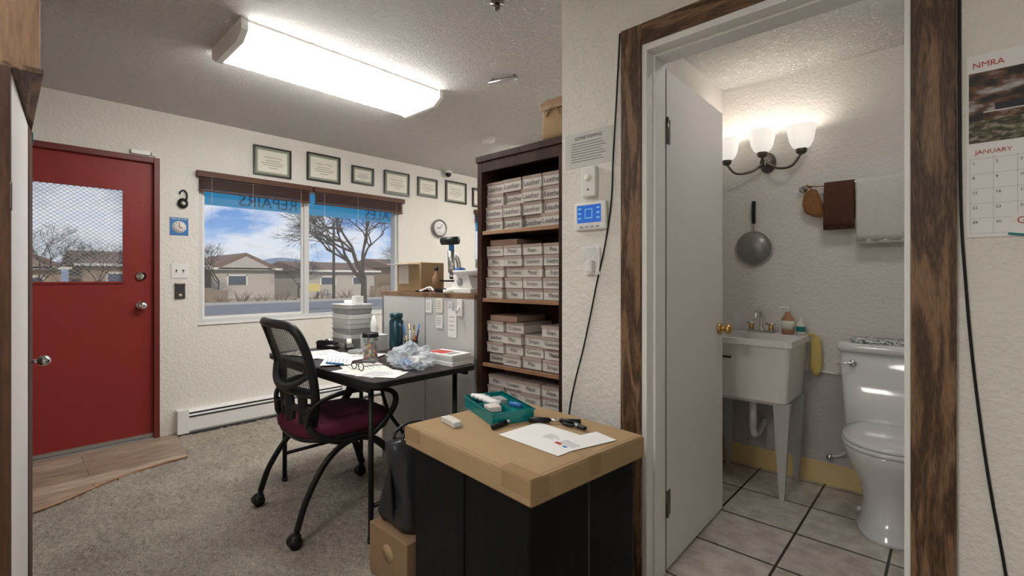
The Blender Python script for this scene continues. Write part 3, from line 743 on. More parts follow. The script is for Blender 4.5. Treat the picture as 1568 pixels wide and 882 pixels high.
b.tube([(-.24, -.05, .405), (.24, -.05, .405)], .012, 'blackmetal', sub=1); b.tube([(-.24, .09, .39), (.24, .09, .39)], .012, 'blackmetal', sub=1)
b.ell([(0, .0, .405, .19, .19), (0, .0, .42, .235, .235), (0, .0, .438, .24, .24)], 'black', seg=48, p=3.4)
b.ell([(0, .0, .438, .235, .235), (0, .0, .45, .247, .247), (0, .0, .475, .25, .25), (0, .0, .492, .238, .238), (0, .0, .50, .20, .20), (0, .0, .502, .1, .1)], 'burgundy', seg=48, p=3.4)
def BK(u, v):
    w = .190+.055*min(1, max(0, v)*1.5)-.06*max(0, v-.8)
    y = -.215-.10*max(0, v)**1.3+.040*u*u+.02*math.sin(max(0, min(1, v))*math.pi)
    return V((u*w, y, .47+.495*v))
outline = [BK(u, v) for (u, v) in ((-.86, 0), (-.95, .1), (-1, .3), (-1, .6), (-1, .85), (-.93, .97), (-.75, 1.01), (-.35, 1.02), (0, 1.02), (.35, 1.02), (.75, 1.01), (.93, .97), (1, .85), (1, .6), (1, .3), (.95, .1), (.86, 0), (.5, -.03), (0, -.035), (-.5, -.03))]
b.tube(outline, .016, 'black', closed=True, sub=4, flat=1.3)
n = 16; vs = []; fs = []
for j in range(n+1):
    for i in range(n+1):
        u, v = -1+2*i/n, .36+.65*j/n
        if v > .9: u *= 1-(v-.9)*1.2
        vs.append(tuple(BK(u, v)))
for j in range(n):
    for i in range(n): a = j*(n+1)+i; fs.append((a, a+1, a+n+2, a+n+1))
b.mesh(vs, fs, 'mesh', True)
for j in range(1, 34): b.tube([BK(u, .37+.64*j/34)+V((0, .001, 0)) for u in (-.97, -.5, 0, .5, .97)], .0011, 'black', seg=4, sub=2)
for i in range(1, 26): b.tube([BK(-.97+1.94*i/26, v)+V((0, .001, 0)) for v in (.36, .6, .8, 1.0)], .0011, 'black', seg=4, sub=2)
for v, r in ((.36, .024), (.19, .018)):
    b.tube([BK(u, v)+V((0, -.004, 0)) for u in (-.98, -.5, 0, .5, .98)], r, 'black', flat=.5)
for u in (-.62, 0, .62):
    b.tube([BK(u, v)+V((0, -.004, 0)) for v in (-.03, .12, .36)], .024, 'black', flat=.45)
b.tube([BK(-.98, .55)+V((0, -.012, 0)), BK(-.55, .44)+V((0, -.03, 0)), BK(0, .40)+V((0, -.035, 0)), BK(.55, .44)+V((0, -.03, 0)), BK(.98, .55)+V((0, -.012, 0))], .019, 'black', flat=.6)
for sx in (-1, 1): b.tube([(sx*.20, -.215, .56), (sx*.225, -.20, .48), (sx*.235, -.10, .42), (sx*.235, 0, .405)], .016, 'black')
b.done()

# ---------------------------------------------------------------- storage cube with carton lid
b = B('black_storage_box'); b.at(-1.12, 1.255, 0, rz=-5)
b.box(-.305, .305, -.25, .25, 0, .60, 'blacktex', .012)
for xx in (-.306, .303): b.box(xx, xx+.003, -.004, .004, .01, .58, 'ink')
b.box(-.004, .004, -.2535, -.25, .01, .58, 'blacktex')
b.done()
b = B('carton_lid'); b.at(-1.12, 1.255, 0, rz=-5)
b.box(-.325, .325, -.27, .27, .601, .65, 'card', .004)
b.box(-.327, .327, -.273, -.27, .580, .643, 'card'); b.box(-.328, -.325, -.27, .27, .583, .643, 'card'); b.box(.325, .328, -.27, .27, .578, .643, 'card')
b.box(-.327, .327, -.2735, -.2695, .579, .5815, 'cardedge'); b.box(.3245, .3285, -.27, .27, .577, .5795, 'cardedge')
b.box(.21, .3285, -.2740, -.273, .60, .645, 'tape'); b.box(.328, .3292, -.273, -.20, .592, .645, 'tape'); b.box(.20, .325, -.27, -.225, .650, .6506, 'tape')
b.box(-.325, .325, -.0012, .0012, .650, .6503, 'cardedge'); b.box(-.33, -.23, -.2742, -.273, .60, .645, 'tape'); b.box(.15, .325, -.03, .03, .6503, .6507, 'tape'); b.box(.328, .3292, -.03, .03, .59, .645, 'tape')
b.box(-.324, .324, -.262, -.260, .650, .6503, 'cardedge'); b.box(.312, .314, -.27, .27, .650, .6503, 'cardedge')
b.done()
LZ = .6515
b = B('teal_parts_tray'); b.at(-1.325, 1.345, LZ, rz=-22)
b.box(-.15, .15, -.085, .085, 0, .004, 'teal')
for (a, c, d, e) in ((-.15, .15, -.085, -.081), (-.15, .15, .081, .085), (-.15, -.146, -.081, .081), (.146, .15, -.081, .081), (-.146, .146, -.002, .002)): b.box(a, c, d, e, .004, .045, 'teal')
b.box(-.003, .003, -.081, -.002, .004, .045, 'teal'); b.box(-.155, .155, -.09, -.081, .041, .045, 'teal'); b.box(-.155, .155, .081, .09, .041, .045, 'teal')
for i in range(5): b.cyl((-.13+i*.03, -.06+.006*i, .045), (-.08+i*.03, -.02+.004*i, .05), .009, 'paper', seg=10)
b.box(.03, .09, -.07, -.02, .03, .05, 'boxlab', .002); b.box(-.1, -.03, .02, .06, .02, .04, 'traygrey', .002); b.cyl((.04, .04, .04), (.11, .05, .05), .01, 'blue')
b.done()
b = B('white_eraser_block'); b.at(-1.345, 1.125, LZ, rz=-12); b.box(-.05, .05, -.017, .017, 0, .02, 'traylight', .003); b.box(-.03, .03, -.0175, .0175, .004, .0205, 'boxlab', .001); b.done()
b = B('document_sheets')
b.sheet((-.995, 1.25, LZ), .27, .20, -4, 'paper'); b.sheet((-.885, 1.30, LZ+.001), .10, .20, -16, 'paper')
b.at(-.995, 1.25, LZ+.0009, rz=-4)
for i in range(5): b.box(-.02, .02+.012*(i % 3), .03-.009*i, .032-.009*i, 0, .0002, 'ink')
b.at(-.885, 1.30, LZ+.0019, rz=-16)
for i in range(4): b.box(-.035, .035, -.07+.009*i, -.068+.009*i, 0, .0002, 'ink')
b.box(-.04, -.01, -.09, -.075, 0, .0002, 'redink'); b.box(0, .02, -.09, -.078, 0, .0002, 'blue')
b.done()
b = B('screwdriver_tool'); b.at(-1.07, 1.385, LZ, rz=15)
b.cyl((-.09, -.03, .011), (-.02, 0, .011), .010, 'black'); b.cyl((-.02, 0, .011), (.02, .012, .011), .006, 'chrome'); b.cyl((.02, .012, .011), (.09, .035, .011), .009, 'black')
b.done()
b = B('marker_pen'); b.at(-1.19, 1.225, LZ, rz=95); b.cyl((-.045, 0, .01), (.03, 0, .01), .009, 'black'); b.cyl((.03, 0, .01), (.05, 0, .01), .006, 'paper'); b.done()
b = B('black_plier'); b.at(-.98, 1.40, LZ, rz=-10)
for sg in (-1, 1): b.tube([(-.05, sg*.02, .008), (-.015, sg*.014, .008), (.0, 0, .009), (.04, -sg*.004, .009)], .006, 'black')
b.cyl((0, 0, .004), (0, 0, .016), .009, 'steel'); b.done()

b = B('small_cardboard_carton'); b.box(-1.735, -1.475, 1.02, 1.34, 0.0, .20, 'cardd', .003)
b.box(-1.735, -1.475, 1.17, 1.19, .2001, .2008, 'tape'); b.cyl((-1.60, 1.0195, .12), (-1.60, 1.0185, .12), .035, 'card', seg=24); b.done()
b = B('black_tote_bag')
rings = []
for z, hx, hy, ox in ((.201, .115, .125, 0), (.23, .125, .13, -.005), (.32, .115, .135, -.01), (.42, .09, .145, .0), (.50, .065, .15, .005), (.54, .05, .15, .005)):
    r = []
    for i in range(40):
        a = 2*math.pi*i/40; c, d = math.cos(a), math.sin(a); w = 1+.18*noise.noise(V((c*1.8, d*1.8, z*11)))
        r.append((-1.61+ox+hx*w*math.copysign(abs(c)**.5, c), 1.19+hy*w*math.copysign(abs(d)**.5, d), z))
    rings.append(r)
b.loft(rings, 'bag')
for ox in (-.03, .03): b.tube([(-1.605+ox, 1.09, .52), (-1.62+ox, 1.08, .555), (-1.63+ox, 1.14, .58), (-1.63+ox, 1.22, .575), (-1.62+ox, 1.28, .55), (-1.605+ox, 1.28, .52)], .007, 'bag')
b.tube([(-1.62, 1.05, .50), (-1.62, 1.048, .40), (-1.62, 1.06, .24)], .006, 'black', flat=2.5)
b.done()

# ---------------------------------------------------------------- stub wall items
Y = 1.66
b = B('taped_notice'); b.box(-1.221, -.99, Y-.0015, Y, 1.655, 1.80, 'notice')
b.text('GONE FISHING', .02, (-1.105, Y-.0018, 1.77), (1, 0, 0), (0, 0, 1), 'ink')
for k in range(8): b.box(-1.19, -1.04+.01*(k % 3), Y-.002, Y-.0015, 1.755-k*.011, 1.757-k*.011, 'ink')
b.done()
b = B('motion_sensor'); b.box(-1.12, -1.054, Y-.03, Y, 1.52, 1.645, 'white', .006); b.cyl((-1.087, Y-.03, 1.60), (-1.087, Y-.033, 1.60), .016, 'paper2'); b.cyl((-1.087, Y-.03, 1.55), (-1.087, Y-.032, 1.55), .004, 'ink'); b.done()
b = B('thermostat'); b.box(-1.16, -1.008, Y-.025, Y, 1.385, 1.50, 'white', .008); b.box(-1.142, -1.028, Y-.0265, Y-.025, 1.415, 1.487, 'lcd')
b.box(-1.104, -1.068, Y-.0272, Y-.0265, 1.432, 1.472, 'lcd2', 0); b.box(-1.100, -1.072, Y-.0278, Y-.0272, 1.436, 1.468, 'lcd')
for i in range(3): b.box(-1.137, -1.122, Y-.0272, Y-.0265, 1.430+i*.02, 1.437+i*.02, 'lcd2'); b.box(-1.048, -1.034, Y-.0272, Y-.0265, 1.430+i*.02, 1.437+i*.02, 'lcd2')
for i in range(4): b.box(-1.13+i*.026, -1.114+i*.026, Y-.0262, Y-.025, 1.395, 1.401, 'traygrey')
b.done()
b = B('night_light'); b.box(-1.115, -1.045, Y-.008, Y, 1.20, 1.315, 'white', .003); b.box(-1.095, -1.065, Y-.04, Y-.008, 1.21, 1.26, 'white', .006)
b.ell([(-1.08, Y-.035, 1.255, .02, .018), (-1.08, Y-.038, 1.29, .032, .022), (-1.08, Y-.035, 1.315, .034, .024), (-1.08, Y-.035, 1.32, .02, .012)], 'clearp'); b.done()
b = B('wall_cord'); b.tube([(-.955, Y-.004, 2.15), (-.970, Y-.004, 1.9), (-.985, Y-.004, 1.67), (-.992, Y-.006, 1.5), (-1.02, Y-.005, 1.33), (-1.06, Y-.005, 1.17), (-1.09, Y-.005, 1.04), (-1.13, Y-.005, .88), (-1.173, Y-.006, .73), (-1.20, Y-.008, .58), (-1.21, Y-.01, .3), (-1.21, Y-.01, .02)], .0032, 'black'); b.done()
b = B('power_cord'); b.tube([(.016, Y-.004, 2.3), (.017, Y-.004, 1.9), (.019, Y-.004, 1.4), (.028, Y-.004, 1.18), (.042, Y-.004, .968), (.066, Y-.004, .72), (.099, Y-.004, .4645), (.13, Y-.01, .2), (.14, Y-.01, .02)], .0032, 'black'); b.done()
M['calphoto'] = strip_map('calendar_photo', ((.3, (.010, .008, .008)), (.47, (.03, .025, .022)), (.54, (.14, .07, .035)), (.6, (.30, .27, .26)), (.72, (.6, .62, .65))), 14)
M['calphoto2'] = strip_map('calendar_photo_rocks', ((.3, (.02, .02, .012)), (.5, (.10, .09, .05)), (.6, (.24, .21, .16)), (.7, (.4, .37, .32))), 60)
b = B('wall_calendar'); X0 = .030
b.box(X0, X0+.30, Y-.004, Y, 1.29, 1.745, 'paper')
b.box(X0+.004, X0+.296, Y-.005, Y-.004, 1.58, 1.70, 'calphoto'); b.box(X0+.004, X0+.296, Y-.005, Y-.004, 1.525, 1.58, 'calphoto2')
b.box(X0+.05, X0+.15, Y-.0054, Y-.005, 1.60, 1.618, 'ink'); b.box(X0+.13, X0+.20, Y-.0056, Y-.005, 1.604, 1.628, 'ink'); b.box(X0+.03, X0+.25, Y-.0056, Y-.005, 1.598, 1.601, 'boxlab')
b.text('NMRA', .020, (X0+.010, Y-.0045, 1.712), (1, 0, 0), (0, 0, 1), 'redink', 'LEFT'); b.text('JANUARY', .015, (X0+.015, Y-.0045, 1.497), (1, 0, 0), (0, 0, 1), 'redink', 'LEFT')
for r in range(6): b.box(X0+.006, X0+.294, Y-.0043, Y-.004, 1.485-r*.037, 1.4855-r*.037, 'traygrey')
for c in range(8): b.box(X0+.006+c*.041, X0+.0065+c*.041, Y-.0043, Y-.004, 1.30, 1.49, 'traygrey')
d = 1
for r in range(5):
    for c in range(7):
        if d <= 31: b.text(str(d), .010, (X0+.010+c*.041, Y-.0045, 1.472-r*.037), (1, 0, 0), (0, 0, 1), 'ink', 'LEFT'); d += 1
b.done()
b = B('business_card'); b.at(.135, Y-.006, 1.31, ry=10); b.box(-.03, .06, -.0006, 0, -.022, .035, 'paper'); b.text('GOOD', .024, (.015, -.001, .008), (1, 0, 0), (0, 0, 1), 'redink'); b.box(-.03, .06, -.0009, -.0006, -.022, -.016, 'teal'); b.done()

# ---------------------------------------------------------------- bathroom
YB = 3.24
b = B('bathroom_vanity_light')
cx = -.83
b.T = Matrix.Translation((cx, YB, 1.90)) @ Matrix.Rotation(math.radians(90), 4, 'X')
b.ell([(0, 0, 0, .045, .062), (0, 0, .015, .045, .062), (0, 0, .028, .028, .04), (0, 0, .05, .018, .018)], 'nickel')
b.T = Matrix.Identity(4)
SD = ((-.205, 0), (0, .015), (.205, 0))
for dx, dz in SD:
    if dx: b.tube([(cx, YB-.05, 1.90), (cx+dx*.35, YB-.09, 1.845), (cx+dx*.75, YB-.12, 1.84), (cx+dx, YB-.13, 1.905+dz)], .008, 'nickel')
    else: b.tube([(cx, YB-.05, 1.90), (cx, YB-.10, 1.86), (cx, YB-.13, 1.905+dz)], .008, 'nickel')
    z = 1.905+dz
    b.lathe(cx+dx, YB-.13, [(.012, z-.01), (.026, z), (.030, z+.02), (.026, z+.03)], 'nickel', cap=True)
    b.lathe(cx+dx, YB-.13, [(.028, z+.02), (.046, z+.035), (.060, z+.065), (.068, z+.11), (.076, z+.15), (.072, z+.15), (.062, z+.11), (.052, z+.065), (.03, z+.035)], 'shade', seg=32)
b.done(fix=False)
for dx, dz in SD:
    l = bpy.data.lights.new('vanity_bulb', 'POINT'); l.energy = 1.1; l.color = (1, .91, .80); l.shadow_soft_size = .03
    o = bpy.data.objects.new('vanity_bulb', l); o.location = (cx+dx, YB-.13, 2.035+dz); COL.objects.link(o)
b = B('bathroom_ceiling_dome_light'); b.lathe(-.22, 2.28, [(.0, H-.09), (.05, H-.085), (.10, H-.06), (.13, H-.02)], 'dome', seg=32); b.lathe(-.22, 2.28, [(.135, H-.025), (.145, H-.02), (.145, H)], 'white', seg=32); b.done()

b = B('hanging_strainer')
b.T = Matrix.Translation((-.91, YB-.012, 1.375)) @ Matrix.Rotation(math.radians(90), 4, 'X')
b.lathe(0, 0, [(.105, .0), (.098, .012), (.08, .030), (.05, .043), (.02, .048), (.001, .049)], 'screen', seg=40)
b.tube([(.105*math.cos(a*math.pi/18), .105*math.sin(a*math.pi/18), 0) for a in range(36)], .0055, 'steel', sub=1, closed=True)
b.T = Matrix.Identity(4)
b.tube([(-.91, YB-.012, 1.48), (-.91, YB-.016, 1.54)], .004, 'steel', sub=1); b.tube([(-.91, YB-.016, 1.53), (-.91, YB-.018, 1.60), (-.91, YB-.014, 1.67)], .0125, 'black', flat=.7)
b.tube([(-.92, YB-.012, 1.27), (-.91, YB-.014, 1.255), (-.90, YB-.012, 1.27)], .003, 'steel')
b.done()
b = B('towel_rail')
b.cyl((-.64, YB-.06, 1.715), (-.12, YB-.06, 1.715), .007, 'chrome')
for xx in (-.64, -.12): b.cyl((xx, YB, 1.715), (xx, YB-.065, 1.715), .009, 'chrome'); b.cyl((xx, YB, 1.715), (xx, YB-.008, 1.715), .022, 'chrome')
b.done()
def towel(name, xa, xb, zb, m, seed, back=.2):
    b = B(name)
    n = 40
    yb_, zt = YB-.06, 1.715
    L = [(yb_+.014, zt-back), (yb_+.014, zt-back*.5), (yb_+.012, zt-.01)]+[(yb_+.0105*math.cos(a), zt+.0105*math.sin(a)) for a in (.5, 1.2, 1.9, 2.6)]+[(yb_-.014, zt-.02)]+[(yb_-.016, zt-.02-(zt-.02-zb)*k/8) for k in range(1, 9)]
    vs = []; fs = []
    for i in range(n+1):
        u = i/n
        for (yy, zz) in L:
            f = min(1, abs(zz-zt)/.15)
            vs.append((xa+(xb-xa)*u+.008*f*noise.noise(V((zz*8, seed, 0))), yy-.018*f*abs(noise.noise(V((u*4+seed, zz*1.5, 0))))-.009*f*abs(math.sin(u*9+seed)) if yy < yb_ else yy, zz-.012*f*noise.noise(V((u*3, seed, 2)))))
    k = len(L)
    for i in range(n):
        for j in range(k-1): a = i*k+j; fs.append((a, a+1, a+k+1, a+k))
    b.mesh(vs, fs, m, True)
    for i in range(0, n):
        xx = xa+(xb-xa)*(i+.5)/n; b.cyl((xx, yb_-.020, zb+.006), (xx+.002*math.sin(i*3), yb_-.021, zb-.018), .0018, m, seg=4, cap=False)
    return b.done(solid=.007, fix=False)
towel('hand_towel_brown', -.525, -.385, 1.475, 'towelb', 1.0); towel('hand_towel_white', -.375, -.17, 1.39, 'towelw', 4.0)
b = B('wash_mitt')
rings = []
for z, hx, o in ((1.70, .008, 0), (1.695, .022, -.004), (1.68, .036, -.008), (1.65, .042, -.006), (1.61, .048, .0), (1.575, .052, .008), (1.555, .044, .024), (1.54, .02, .034)):
    rings.append([(-.585+o+hx*math.cos(a*math.pi/10)*(1+.25*noise.noise(V((a*.6, z*20, 0)))), YB-.045+.016*math.sin(a*math.pi/10), z) for a in range(20)])
b.loft(rings, 'mitt'); b.tube([(-.585, YB-.045, 1.695), (-.605, YB-.07, 1.715), (-.61, YB-.06, 1.7265), (-.60, YB-.048, 1.71)], .003, 'mitt'); b.done()

b = B('utility_sink')
sx0, sx1, sy0, sy1, zt, zb = -1.093, -.60, 2.76, 3.228, .855, .50
def rect(x0, x1, y0, y1, z, r=.03):
    pts = []
    for cx, cy, a0 in ((x1-r, y1-r, 0), (x0+r, y1-r, 90), (x0+r, y0+r, 180), (x1-r, y0+r, 270)):
        for k in range(5): a = math.radians(a0+k*22.5); pts.append((cx+r*math.cos(a), cy+r*math.sin(a), z))
    return pts
b.loft([rect(sx0+.06, sx1-.05, sy0+.07, sy1-.05, zb), rect(sx0+.045, sx1-.035, sy0+.05, sy1-.03, zb+.02), rect(sx0+.012, sx1-.012, sy0+.015, sy1-.01, zt-.035), rect(sx0, sx1, sy0, sy1, zt-.032), rect(sx0, sx1, sy0, sy1, zt),
        rect(sx0+.03, sx1-.03, sy0+.03, sy1-.10, zt), rect(sx0+.05, sx1-.05, sy0+.06, sy1-.12, zb+.06), rect(sx0+.06, sx1-.06, sy0+.08, sy1-.13, zb+.03)], 'tub', smooth=False)
b.box(-1.00, -.90, 2.768, 2.776, .740, .752, 'ink')
for lx, ly in ((sx0+.05, sy0+.08), (sx1-.06, sy0+.08), (sx0+.05, sy1-.06), (sx1-.06, sy1-.06)):
    w = .04
    b.loft([[(lx-.012, ly-.012, 0), (lx+.012, ly-.012, 0), (lx+.012, ly+.012, 0), (lx-.012, ly+.012, 0)], [(lx-w, ly-w*.6, zb+.015), (lx+w, ly-w*.6, zb+.015), (lx+w, ly+w*.6, zb+.015), (lx-w, ly+w*.6, zb+.015)]], 'tubleg', smooth=False)
b.cyl((-.85, 3.0, zb+.01), (-.85, 3.0, .30), .02, 'white'); b.tube([(-.85, 3.0, .32), (-.85, 3.02, .27), (-.85, 3.12, .26), (-.85, 3.228, .30)], .018, 'white')
fy = 3.16
b.box(-.93, -.77, fy-.025, fy+.025, zt, zt+.018, 'chrome', .004)
b.tube([(-.85, fy, zt+.01), (-.85, fy, zt+.10), (-.85, fy-.04, zt+.14), (-.85, fy-.10, zt+.12), (-.85, fy-.12, zt+.09)], .011, 'chrome')
for dx in (-.055, .055):
    b.cyl((-.85+dx, fy, zt+.015), (-.85+dx, fy, zt+.05), .014, 'brass'); b.tube([(-.85+dx-.025, fy, zt+.055), (-.85+dx+.025, fy, zt+.055)], .008, 'chrome', sub=1)
b.done()
b = B('soap_dispenser'); z = .856; b.lathe(-.705, 3.16, [(.001, z), (.030, z), (.033, z+.02), (.033, z+.09), (.015, z+.115), (.012, z+.13), (.001, z+.13)], 'amber')
b.lathe(-.705, 3.16, [(.0325, z+.03), (.0338, z+.03), (.0338, z+.08), (.0325, z+.08)], 'paper2')
b.cyl((-.705, 3.16, z+.125), (-.705, 3.16, z+.155), .006, 'paper'); b.tube([(-.705, 3.16, z+.155), (-.735, 3.14, z+.155), (-.745, 3.133, z+.145)], .006, 'paper'); b.done()
b = B('lotion_bottle'); b.lathe(-.64, 3.17, [(.001, z), (.022, z), (.024, z+.06), (.010, z+.08), (.010, z+.10), (.001, z+.10)], 'paper2'); b.lathe(-.64, 3.17, [(.0243, z+.02), (.0246, z+.05)], 'teal'); b.done()
b = B('drinking_glass'); b.lathe(-.985, 3.15, [(.001, z), (.026, z), (.033, z+.11), (.030, z+.11), (.024, z+.006), (.001, z+.006)], 'clearp'); b.done()
b = B('yellow_rubber_glove')
rings = []
for zz, hx in ((.85, .015), (.83, .024), (.76, .028), (.70, .032), (.66, .026), (.63, .015)):
    rings.append([(-.568+hx*math.cos(a*math.pi/8), 3.19+.014*math.sin(a*math.pi/8)+.006*math.sin(a*2+zz*30), zz) for a in range(16)])
b.loft(rings, 'yellow2'); b.tube([(-.565, 3.19, .85), (-.585, 3.19, .862), (-.61, 3.19, .858)], .006, 'yellow2'); b.done()
b = B('water_supply_pipe'); b.tube([(-.60, 3.226, .65), (-.50, 3.226, .645), (-.46, 3.226, .64)], .0075, 'white', sub=1); b.done()

b = B('toilet'); tx = -.205
b.ell([(tx, 2.90, .0, .135, .25), (tx, 2.90, .02, .135, .25), (tx, 2.92, .05, .118, .228), (tx, 2.93, .14, .115, .21), (tx, 2.91, .22, .128, .225), (tx, 2.885, .30, .158, .25), (tx, 2.87, .36, .18, .262), (tx, 2.865, .395, .187, .268), (tx, 2.865, .405, .18, .262)], 'porc', seg=48, p=2.25)
b.ell([(tx, 3.06, .20, .11, .16), (tx, 3.06, .395, .17, .16)], 'porc', p=4)
b.ell([(tx, 2.855, .405, .186, .262), (tx, 2.855, .412, .192, .268), (tx, 2.855, .422, .190, .266), (tx, 2.855, .424, .185, .26)], 'porc', seg=48, p=2.2)
b.ell([(tx, 2.86, .426, .188, .258), (tx, 2.86, .434, .190, .262), (tx, 2.86, .444, .186, .255), (tx, 2.86, .450, .15, .22), (tx, 2.86, .452, .05, .1)], 'porc', seg=48, p=2.2)
b.ell([(tx, 3.13, .395, .20, .085), (tx, 3.13, .42, .212, .092), (tx, 3.13, .80, .232, .100)], 'porc', seg=48, p=7)
b.ell([(tx, 3.128, .80, .240, .106), (tx, 3.128, .815, .246, .111), (tx, 3.128, .838, .245, .110), (tx, 3.128, .846, .235, .100)], 'porc', seg=48, p=7)
for dx in (-.07, .07): b.cyl((tx+dx-.018, 3.085, .437), (tx+dx+.018, 3.085, .437), .012, 'porc')
b.cyl((tx-.17, 3.032, .745), (tx-.17, 3.015, .745), .016, 'chrome'); b.tube([(tx-.17, 3.015, .745), (tx-.20, 3.010, .742), (tx-.235, 3.012, .735)], .006, 'chrome')
b.tube([(tx-.30, 3.22, .17), (tx-.24, 3.19, .20), (tx-.18, 3.15, .30), (tx-.16, 3.13, .42)], .005, 'white'); b.cyl((tx-.30, 3.224, .17), (tx-.30, 3.19, .17), .014, 'chrome')
b.sphere((tx-.128, 2.93, .03), .014, 'porc')
b.done()
M['cloth'] = strip_map('patterned_cloth', ((.4, (.08, .09, .1)), (.48, (.2, .22, .25)), (.5, (.75, .75, .75)), (.6, (.8, .8, .8))), 60)
b = B('folded_cloth')
b.ell([(tx+.01, 3.13, .847, .20, .09), (tx+.01, 3.13, .857, .205, .094), (tx+.01, 3.13, .866, .20, .088)], 'cloth', p=5); b.done()

# ---------------------------------------------------------------- outside world
b = B('ground'); b.box(-300, -4.6, -200, 300, -.35, -.25, 'dirt'); b.done()
b = B('street'); b.box(-27, -12, -200, 300, -.249, -.20, 'asphalt'); b.box(-12, -11.6, -200, 300, -.249, -.08, 'concrete'); b.box(-27.4, -27, -200, 300, -.249, -.08, 'concrete'); b.box(-9.5, -4.6, -200, 300, -.249, -.12, 'concrete')
b.box(-19.6, -19.4, -200, 300, -.20, -.195, 'yellow'); b.done()
def house(x0, x1, y0, y1, h, rh, mw, mr, gable=False):
    b = B('neighbor_house'); b.box(x0, x1, y0, y1, -.25, h, mw)
    if gable:
        ym = (y0+y1)/2; b.prism([(y0-.4, h), (y1+.4, h), (ym, h+rh)], 'X', x0-.4, x1+.4, mr); b.prism([(y0+.2, h-.05), (y1-.2, h-.05), (ym, h+rh-.25)], 'X', x1+.39, x1+.42, mw)
    else:
        xm = (x0+x1)/2; b.prism([(x0-.4, h), (x1+.4, h), (xm, h+rh)], 'Y', y0-.4, y1+.4, mr)
    b.box(x1+.3, x1+.42, y0-.4, y1+.4, h-.08, h+.06, 'paper2')
    k = y0+1
    while k < y1-1.5:
        b.box(x1, x1+.05, k, k+1.1, .7, h-.5, 'glassdark'); b.box(x1, x1+.06, k-.08, k, .62, h-.42, 'paper2'); b.box(x1, x1+.06, k+1.1, k+1.18, .62, h-.42, 'paper2'); b.box(x1, x1+.06, k-.08, k+1.18, h-.5, h-.42, 'paper2'); k += 2.6
    b.done()
house(-42, -34, 3, 8.5, 1.9, .9, 'tan', 'roof'); house(-44, -36, 9.5, 13.5, 1.8, 1.1, 'tan2', 'roof', True); house(-44, -35, 15.5, 21, 1.7, .8, 'tan2', 'roof'); house(-46, -36, 24, 33, 2.1, .9, 'tan', 'roof'); house(-47, -38, 35, 44, 2.1, 1.3, 'tan2', 'roof', True)
house(-42, -34, -9, -1.5, 2.0, 1.1, 'tan2', 'roof'); house(-40, -33, -24, -12, 1.9, 1.0, 'tan', 'roof'); house(-60, -50, 48, 90, 2.9, .6, 'tan2', 'roof')
house(-42, -35, -.6, 2.2, 1.7, .9, 'tan', 'roof', True)
b = B('wooden_fence'); rnd = random.Random(3); yy = -30
while yy < 70:
    hh = .45+.25*rnd.random()*(1 if int(yy/6) % 2 else .3)
    if int(yy/9) % 3 != 1: b.box(-31.05, -31, yy, yy+.38, -.25, hh, 'fence')
    yy += .42
b.done()
b = B('roadside_shrubs'); rnd = random.Random(8)
for i in range(200):
    yy = rnd.uniform(-25, 60); xx = rnd.uniform(-30.6, -28.2); hh = rnd.uniform(.25, .8)
    for k in range(9):
        b.cyl((xx, yy, -.25), (xx+rnd.uniform(-.3, .3), yy+rnd.uniform(-.4, .4), -.25+hh*rnd.uniform(.6, 1)), .02, 'twig', r1=.008, seg=3, cap=False)
b.done()
b = B('utility_pole')
for yy, hh in ((14, 4.6), (38, 6.0)):
    b.cyl((-28, yy, -.25), (-28, yy, hh), .09, 'bark', r1=.07); b.box(-28.04, -27.96, yy-.6, yy+.6, hh-.4, hh-.3, 'bark')
b.done()
b = B('yellow_yard_sign'); b.box(-29.9, -29.85, 13.0, 14.0, .3, .8, 'yellow2'); b.box(-29.9, -29.85, 13.1, 13.16, -.25, .3, 'bark'); b.box(-29.9, -29.85, 13.84, 13.9, -.25, .3, 'bark'); b.done()
b = B('mountain_range'); vs = []; n = 120
for i in range(n+1):
    yy = -150+i*6; hh = 6+9*abs(noise.noise(V((i*.08, 0, 0))))+2*noise.noise(V((i*.3, 2, 0)))
    vs += [(-260, yy, -1), (-262, yy, hh+1)]
b.mesh(vs, [(2*i, 2*i+2, 2*i+3, 2*i+1) for i in range(n)], 'mount'); b.done()
def tree(base, h, r, seed, depth=6, spread=.6, shrink=.58):
    rnd = random.Random(seed); b = B('bare_tree')
    def br(p, d, L, rad, k):
        q = p+d*L; mid = (p+q)/2+V((rnd.uniform(-1, 1), rnd.uniform(-1, 1), rnd.uniform(-1, 1)))*L*.07
        rr = max(rad, .004)
        b.tube([p, mid, q], lambda t: rr*(1-.35*t), 'bark', seg=6 if k > 3 else 3, sub=2 if k > 2 else 1)
        if k == 0: return
        for i in range(3):
            nd = (d*.8+V((rnd.uniform(-1, 1), rnd.uniform(-1, 1), rnd.uniform(-.40, .55)))*spread).normalized()
            br(q-d*L*rnd.uniform(0, .35)*(i > 0), nd, L*rnd.uniform(.66, .86), rad*shrink, k-1)
    br(V(base), V((0.0, .02, 1)).normalized(), h, r, depth); b.done(fix=False)
tree((-14.6, 8.35, -.25), 1.45, .13, 21, 7, .85)
tree((-33, 9.1, -.25), 1.2, .07, 9, 6, .6); tree((-32, 1.2, -.25), 1.3, .07, 11, 6, .6); tree((-33, 22.5, -.25), 1.4, .08, 13, 6, .6); tree((-34, 14.4, -.25), 1.0, .07, 15, 6, .6); tree((-32.5, 3.4, -.25), 1.1, .06, 17, 6, .6); tree((-33, 30.0, -.25), 1.2, .07, 19, 6, .6)

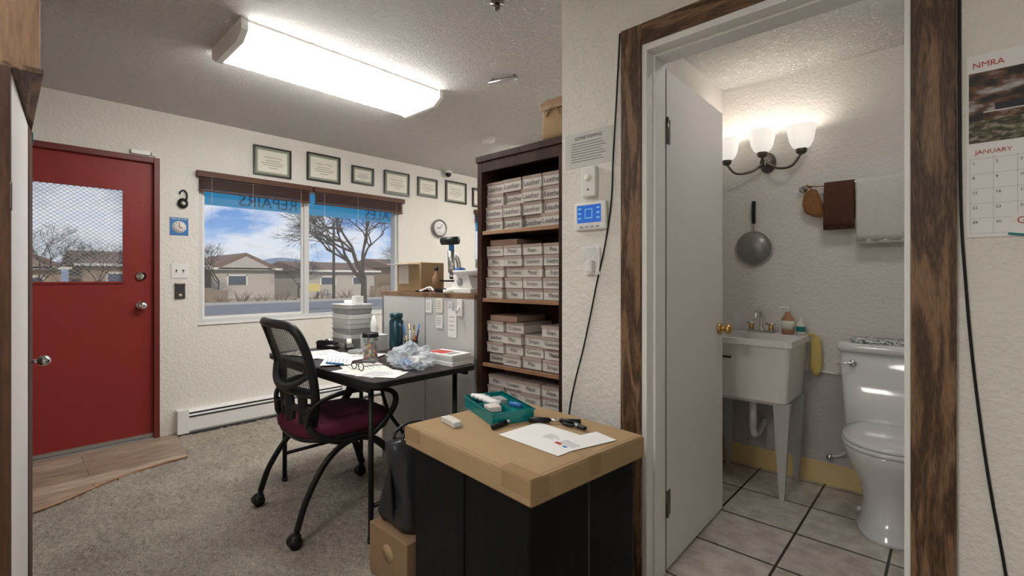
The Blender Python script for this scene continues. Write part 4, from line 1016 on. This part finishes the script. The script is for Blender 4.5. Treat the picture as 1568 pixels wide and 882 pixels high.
# ---------------------------------------------------------------- sky
w = bpy.data.worlds.new('sky'); scene.world = w; w.use_nodes = True
N, L = w.node_tree.nodes, w.node_tree.links
bg = N['Background']; tc = N.new('ShaderNodeTexCoord')
sp_ = N.new('ShaderNodeSeparateXYZ'); L.new(tc.outputs['Generated'], sp_.inputs[0])
gr = N.new('ShaderNodeValToRGB'); e = gr.color_ramp.elements
e[0].position = 0; e[0].color = (.42, .60, .84, 1); e[1].position = .5; e[1].color = (.04, .14, .45, 1); k = e.new(.13); k.color = (.12, .30, .70, 1)
L.new(sp_.outputs['Z'], gr.inputs['Fac'])
mp = N.new('ShaderNodeMapping'); mp.inputs['Scale'].default_value = (1.0, 1.0, 2.4); mp.inputs['Location'].default_value = (3.3, 1.2, .2)
L.new(tc.outputs['Generated'], mp.inputs['Vector'])
cn = N.new('ShaderNodeTexNoise'); cn.inputs['Scale'].default_value = 4.2; cn.inputs['Detail'].default_value = 12; cn.inputs['Roughness'].default_value = .6
L.new(mp.outputs[0], cn.inputs['Vector'])
cr = N.new('ShaderNodeValToRGB'); cr.color_ramp.elements[0].position = .41; cr.color_ramp.elements[1].position = .55
L.new(cn.outputs['Fac'], cr.inputs['Fac'])
cc = N.new('ShaderNodeValToRGB'); cc.color_ramp.elements[0].position = .50; cc.color_ramp.elements[0].color = (.88, .90, .94, 1); cc.color_ramp.elements[1].position = .64; cc.color_ramp.elements[1].color = (.50, .55, .66, 1)
L.new(cn.outputs['Fac'], cc.inputs['Fac'])
mx = N.new('ShaderNodeMix'); mx.data_type = 'RGBA'; L.new(cr.outputs['Color'], mx.inputs['Factor']); L.new(gr.outputs['Color'], mx.inputs['A']); L.new(cc.outputs['Color'], mx.inputs['B'])
L.new(mx.outputs['Result'], bg.inputs['Color']); bg.inputs['Strength'].default_value = 1.0
sl = bpy.data.lights.new('sun', 'SUN'); sl.energy = 2.2; sl.angle = .01; sl.color = (1, .92, .80)
so = bpy.data.objects.new('sun', sl); so.rotation_euler = (math.radians(20), math.radians(58), 0); COL.objects.link(so)

# ---------------------------------------------------------------- camera
cam = bpy.data.cameras.new('camera'); cam.sensor_width = 36; cam.lens = 725/1568*36; cam.shift_y = -16/1568; cam.clip_start = .02; cam.clip_end = 1000
co = bpy.data.objects.new('camera', cam); co.location = (0, 0, 1.19); co.rotation_euler = (math.radians(90), 0, math.radians(42.8)); COL.objects.link(co)
scene.camera = co
